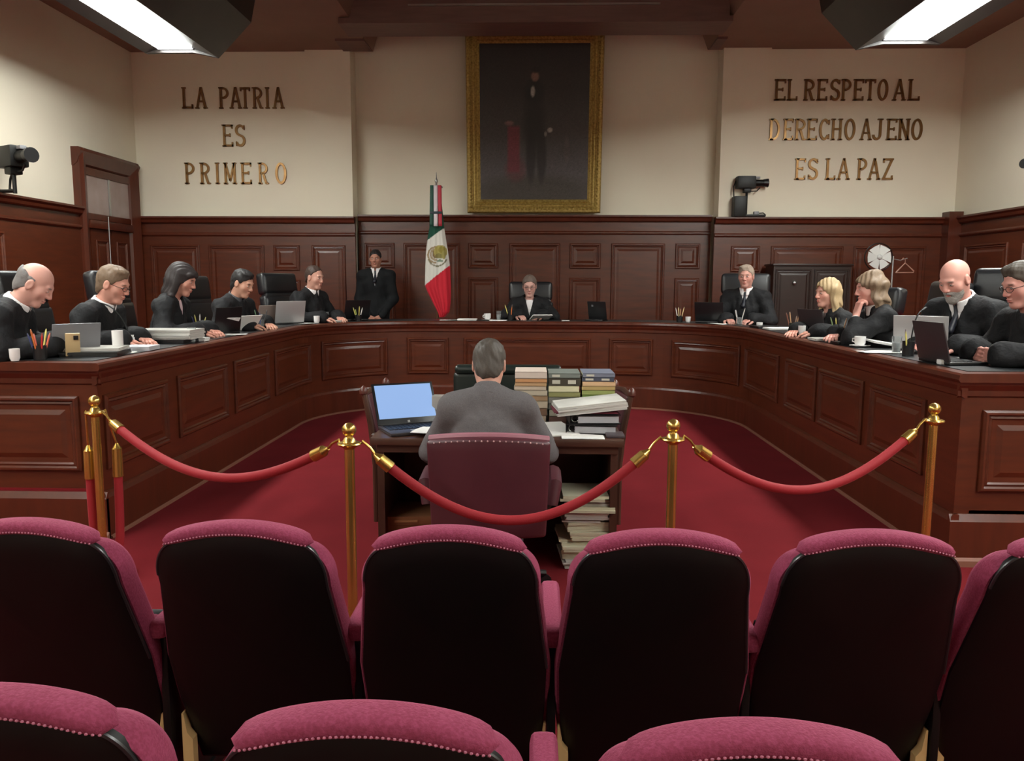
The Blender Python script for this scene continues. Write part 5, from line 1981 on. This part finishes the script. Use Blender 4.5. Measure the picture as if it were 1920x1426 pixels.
hg.tube([(za.x - hp_.x, 0, za.z - hp_.z), (za.x - hp_.x, 0, .03), (za.x - hp_.x - .03, 0, .05), (za.x - hp_.x - .05, 0, .02)], .005, 8)
ho = hg.obj('coat_hanger', colmat((170, 128, 110), .4))
ho.location = hp_
tag(ho, 'pale wooden coat hanger hanging from the coat stand', 'hanger')

# ------------------------------------------------------------------ things on the bench
ZB = BH + .005


def proj_x(P):
    v = P - Vector((0, 0, EYE))
    return CX + F * v.dot(cR) / v.dot(cD)


def bpos(px, off):
    lo_, hi_ = 0.0, SL
    for _ in range(40):
        mid = (lo_ + hi_) / 2
        if proj_x(bp(mid, off, ZB)) < px:
            lo_ = mid
        else:
            hi_ = mid
    p, n = path(lo_)
    return p + n * off + Vector((0, 0, ZB)), math.atan2(-n.y, -n.x) - PI / 2


def b_cup(px, off, where, h=.085, r=.036, saucer=False):
    p, rz = bpos(px, off)
    t = thing('coffee_cup' if saucer else 'white_cup', 'white cup %s' % where, 'cup', p, rz + .6, 'cups on the bench')
    z0 = .012 if saucer else 0
    B().lathe([(r * .7, z0), (r * .95, z0 + h * .25), (r, z0 + h), (r * .92, z0 + h), (r * .85, z0 + h * .3), (r * .5, z0 + .01)], n=20).obj('cup_body', CERAM, t)
    if saucer:
        B().lathe([(.035, 0), (.075, .01), (.078, .013), (.04, .006)], n=24).obj('saucer', CERAM, t)
        B().tube([(r * .95, 0, z0 + h * .75), (r + .022, 0, z0 + h * .7), (r + .024, 0, z0 + h * .4), (r * .9, 0, z0 + h * .3)], .005, 8).obj('handle', CERAM, t)


def b_glass(px, off, where):
    p, rz = bpos(px, off)
    t = thing('water_glass', 'clear glass of water %s' % where, 'glass', p, rz, 'glasses on the bench')
    B().lathe([(.027, 0), (.033, .12), (.0305, .12), (.025, .008)], n=18).obj('tumbler', GLASS, t)
    B().lathe([(.0245, .009), (.029, .075)], n=18).obj('water', colmat((190, 196, 198), .1), t)


def b_pens(px, off, where, cols, cup=BLACKP, h=.10, tall=1.0):
    p, rz = bpos(px, off)
    t = thing('pen_holder', 'pen holder %s' % where, 'pen holder', p, rz, 'pen holders on the bench')
    B().lathe([(.038, 0), (.04, h), (.035, h), (.033, .01)], n=16).obj('holder', cup, t)
    rr = random.Random(int(px))
    for k, c_ in enumerate(cols):
        a = 2 * PI * k / len(cols) + rr.uniform(-.3, .3)
        L_ = rr.uniform(.14, .18) * tall
        t0 = Vector((.018 * math.cos(a), .018 * math.sin(a), .012))
        d = Vector((.28 * math.cos(a), .28 * math.sin(a), 1)).normalized()
        pn = B().cyl(t0, t0 + d * L_, .0055, n=8).obj('pen', colmat(c_), t)
        B().cyl(t0 + d * L_, t0 + d * (L_ + .018), .0055, .0025, 8).obj('pen_tip', colmat(tuple(min(255, int(v * .7 + 40)) for v in c_)), pn)


def b_mic(px, off, where, bend, hgt=.36):
    p, rz = bpos(px, off)
    t = thing('gooseneck_microphone', 'gooseneck microphone %s' % where, 'microphone', p, 0, 'gooseneck microphones')
    B().lathe([(.05, 0), (.05, .018), (.035, .03), (.012, .035)], n=18).obj('base', CAMB, t)
    pts = [Vector((bend[0] * (u ** 1.8), bend[1] * (u ** 1.8), .03 + hgt * math.sin(u * PI / 2 * .92))) for u in [k / 16 for k in range(17)]]
    B().tube(pts, .005, 8).obj('gooseneck', CAMB, t)
    d = (pts[-1] - pts[-2]).normalized()
    B().tube([pts[-1], pts[-1] + d * .02, pts[-1] + d * .06], [.007, .012, .010], 10).obj('capsule', CAMB, t)


def b_paper(px, off, where, w=.21, d=.29, h=.004, rot=0, m=PAPER, cat='paper', name='paper_sheet', tilt=0, up=0.0):
    p, rz = bpos(px, off)
    o = sheet(where, p + Vector((0, 0, up)), w, d, h, rz + R_(rot), m, cat, 'papers on the bench', name)
    if tilt:
        o.rotation_euler = (R_(tilt), 0, rz + R_(rot))
        o.location.z += abs(math.sin(R_(tilt))) * d / 2
    return o


def b_laptop(px, off, where, lid, rot=0, w=.33, d=.23, ang=105):
    p, rz = bpos(px, off)
    return laptop('laptop', where, p, rz + R_(rot), w, d, ang, lid, BLACKP, None, 'laptops on the bench')


YEL, ORA, REDC, WH_, TAN_, BLU = (214, 204, 110), (220, 120, 60), (190, 50, 44), (226, 222, 214), (186, 142, 104), (60, 70, 120)
# left arm, from near to far
b_cup(10, .50, 'at the left photo edge before the leftmost man', .075, .03)
b_pens(76, .40, 'full of orange and red pens by the leftmost man', [ORA, REDC, (230, 120, 90), YEL, (200, 90, 70), BLU], BLACKP, .09, .95)
b_laptop(132, .42, 'grey laptop seen from behind beside the leftmost man', GREYP, -38, .30, .20, 102)
p, rz = bpos(138, .30)
ph = thing('smartphone', 'gold smartphone standing upright on the left bench', 'phone', p, rz + R_(-50))
B().box((0, 0, .08), (.085, .01, .15), Matrix.Rotation(R_(-8), 3, 'X'), .004).obj('phone_body', colmat((196, 168, 124), .35), ph)
B().box((-.018, .013, .125), (.028, .012, .028), Matrix.Rotation(R_(-8), 3, 'X'), .003).obj('camera_lens', BLACKP, ph)
B().box((0, -.02, .012), (.06, .05, .022), None, .004).obj('phone_stand', BLACKP, ph)
b_paper(180, .24, 'black folder under papers beside the gold smartphone', .30, .36, .03, 10, BLACKP, 'folder', 'folder')
b_paper(182, .25, 'white papers on the black folder near the left bench end', .28, .36, .02, 14, PAPER2, 'paper', 'paper_stack', up=.0315)
b_paper(222, .15, 'white sheet under the tall white cup', .24, .16, .004, 4)
b_cup(222, .16, 'tall, standing on a sheet on the left bench', .155, .036)
b_mic(244, .31, 'bending towards the man with glasses', (-.22, .02), .30)
b_cup(250, .40, 'with saucer before the man with glasses', .07, .04, True)
b_paper(262, .15, 'grey-white plastic folder behind the tall white cup', .20, .2, .03, 6, colmat((184, 184, 188)), 'folder', 'folder')
b_paper(318, .26, 'dark folder under the thick white paper stack', .30, .36, .03, 0, BLACKP, 'folder', 'folder')
b_paper(318, .27, 'thick white paper stack before the dark-haired woman', .30, .46, .075, 2, PAPER2, 'paper', 'paper_stack', up=.0315)
b_glass(360, .08, 'beside the thick white paper stack')
b_pens(374, .36, 'with yellow markers before the dark-haired woman', [YEL, YEL, WH_, BLU], BLACKP, .09)
b_paper(372, .10, 'small white card on the left bench edge', .10, .14, .028, 0, PAPER, 'card', 'card')
b_laptop(408, .30, 'black laptop between the dark-haired woman and the reading man', BLACKP, -22, .33, .24, 100)
b_paper(432, .14, 'white sheet at the bench edge before the reading man', .20, .26, .004, 0)
b_paper(428, .20, 'white open document propped up before the reading man', .2, .2, .006, -30, PAPER, 'paper', 'document', 50)
b_paper(462, .20, 'wide white document propped up below the reading man', .32, .2, .006, -30, PAPER, 'paper', 'document', 50)
b_pens(489, .16, 'dark, right of the reading man', [BLU, (60, 60, 60), (90, 120, 90)], GLASS, .1)
b_laptop(494, .52, 'brown-grey laptop behind the silver laptop', colmat((128, 112, 104), .4), -25, .30, .21, 104)
b_laptop(534, .34, 'silver laptop on the left bench near the curve', LGREY, -30, .36, .26, 104)
b_paper(566, .16, 'white sheet before the balding man', .2, .24, .004, 6)
ph2 = thing('desk_telephone', 'black desk telephone before the balding man', 'telephone', *[(bpos(578, .34)[0]), bpos(578, .34)[1]])
B().box((0, 0, .025), (.18, .2, .05), None, .012).obj('telephone_body', BLACKP, ph2)
B().box((-.05, 0, .065), (.05, .2, .035), None, .014).obj('handset', BLACKP, ph2)
b_cup(594, .08, 'before the balding man on the left bench', .085, .036)
b_glass(612, .26, 'before the balding man')
b_paper(622, .12, 'white papers at the bench curve', .2, .16, .02, 0, PAPER2, 'paper', 'paper_stack')
b_laptop(660, .36, 'black laptop below the standing guard', BLACKP, 0, .34, .26, 108)
b_pens(672, .14, 'with yellow-green markers below the guard', [YEL, YEL, WH_, (180, 200, 110)], BLACKP, .08)
# middle
b_paper(848, .12, 'flat white sheet under the flag', .32, .12, .004, 0)
b_paper(876, .14, 'small white notepad right of the flag', .25, .14, .022, 0, PAPER, 'notepad', 'notepad')
b_cup(914, .2, 'with saucer left of the woman in the middle', .075, .045, True)
b_glass(935, .22, 'left of the woman in the middle')
b_paper(934, .10, 'white napkin before the middle cup and glass', .22, .12, .008, 0)
b_pens(957, .24, 'with a yellow marker beside the woman in the middle', [YEL, ORA, (80, 60, 50)], BLACKP, .09)
b_paper(1014, .26, 'open white papers before the woman in the middle', .26, .22, .012, 14, PAPER, 'paper', 'document', 18)
b_paper(1060, .12, 'small white slip right of the woman in the middle', .10, .1, .006, 0)
p, rz = bpos(1118, .28)
mo = thing('tablet', 'black tablet leaning upright on its stand at the middle bench', 'tablet', p, rz + R_(-30))
B().box((0, -.02, .13), (.26, .016, .24), Matrix.Rotation(R_(-14), 3, 'X'), .006).obj('tablet_body', BLACKP, mo)
B().box((.06, .003, .19), (.025, .006, .025), Matrix.Rotation(R_(-14), 3, 'X')).obj('badge', GREYP, mo, 0)
B().box((0, .0, .006), (.26, .16, .012), None, .004).obj('stand_foot', BLACKP, mo)
# right arm, from far to near
b_pens(1274, .22, 'with pale pencils at the right bench curve', [WH_, (230, 214, 160), (226, 200, 150), TAN_], BLACKP, .08)
b_cup(1290, .22, 'black-shadowed, beside the pale pencils', .07, .034)
b_glass(1308, .24, 'beside the black laptop on the right')
b_laptop(1336, .34, 'black laptop left of the grey-haired man', BLACKP, 14, .36, .25, 104)
b_paper(1345, .12, 'thin white sheet before the black laptop on the right', .3, .12, .004, 0)
b_pens(1386, .22, 'clear, with white pens before the grey-haired man', [WH_, (200, 196, 196), WH_, (170, 160, 160)], GLASS, .09)
b_cup(1424, .18, 'small, right of the grey-haired man', .05, .035)
b_paper(1432, .16, 'dark folder before the grey-haired man', .3, .24, .02, 0, BLACKP, 'folder', 'folder')
b_paper(1462, .24, 'white papers left of the blond woman', .24, .3, .016, 0, PAPER, 'paper', 'paper_stack')
b_pens(1486, .16, 'dark green with brown pencils by the blond woman', [TAN_, (150, 96, 80), (196, 160, 140), TAN_], colmat((34, 44, 36)), .10, 1.05)
b_cup(1503, .09, 'beside the brown pencils', .10, .034)
b_paper(1514, .24, 'white paper stack under the dark laptop edge', .22, .26, .03, 0, PAPER2, 'paper', 'paper_stack')
b_laptop(1542, .34, 'dark grey laptop before the blond woman', DARKP, 24, .32, .24, 104)
b_paper(1547, .12, 'white papers at the edge before the blond woman', .2, .24, .02, 0, PAPER2, 'paper', 'paper_stack')
b_pens(1572, .16, 'crowded, black, before the chin-resting woman', [YEL, (120, 140, 90), (60, 60, 60), TAN_, WH_], BLACKP, .11, 1.05)
b_paper(1592, .16, 'black folder before the chin-resting woman', .16, .24, .02, 0, BLACKP, 'folder', 'folder')
b_paper(1602, .26, 'white sheets before the chin-resting woman', .22, .28, .012, 4, PAPER, 'paper', 'paper_stack', up=.0)
b_cup(1612, .13, 'with saucer before the chin-resting woman', .07, .042, True)
b_paper(1660, .33, 'large tilted white document on the right bench', .30, .26, .016, -10, PAPER, 'paper', 'document', 9)
b_paper(1655, .10, 'white sheet at the right bench edge', .16, .32, .004, 0)
b_glass(1680, .16, 'left of the pale laptop')
b_laptop(1732, .46, 'pale grey laptop seen from behind before the bearded man', LGREY, 52, .36, .25, 100)
b_laptop(1786, .20, 'dark brown laptop standing before the pale laptop', DARKP, 6, .32, .25, 104)
b_pens(1702, .16, 'black, in front of the pale laptop', [(90, 60, 70), YEL, (70, 50, 60)], BLACKP, .10)
b_mic(1706, .25, 'bending towards the bearded man', (.09, .06), .27)
b_paper(1840, .50, 'white sheets before the man at the right edge', .24, .3, .006, 20)
p, rz = bpos(1766, .09)
er = B().box((0, 0, .015), (.04, .06, .03), None, .006).obj('eraser', CERAM)
er.location = p
tag(er, 'small white eraser at the right bench corner', 'eraser')
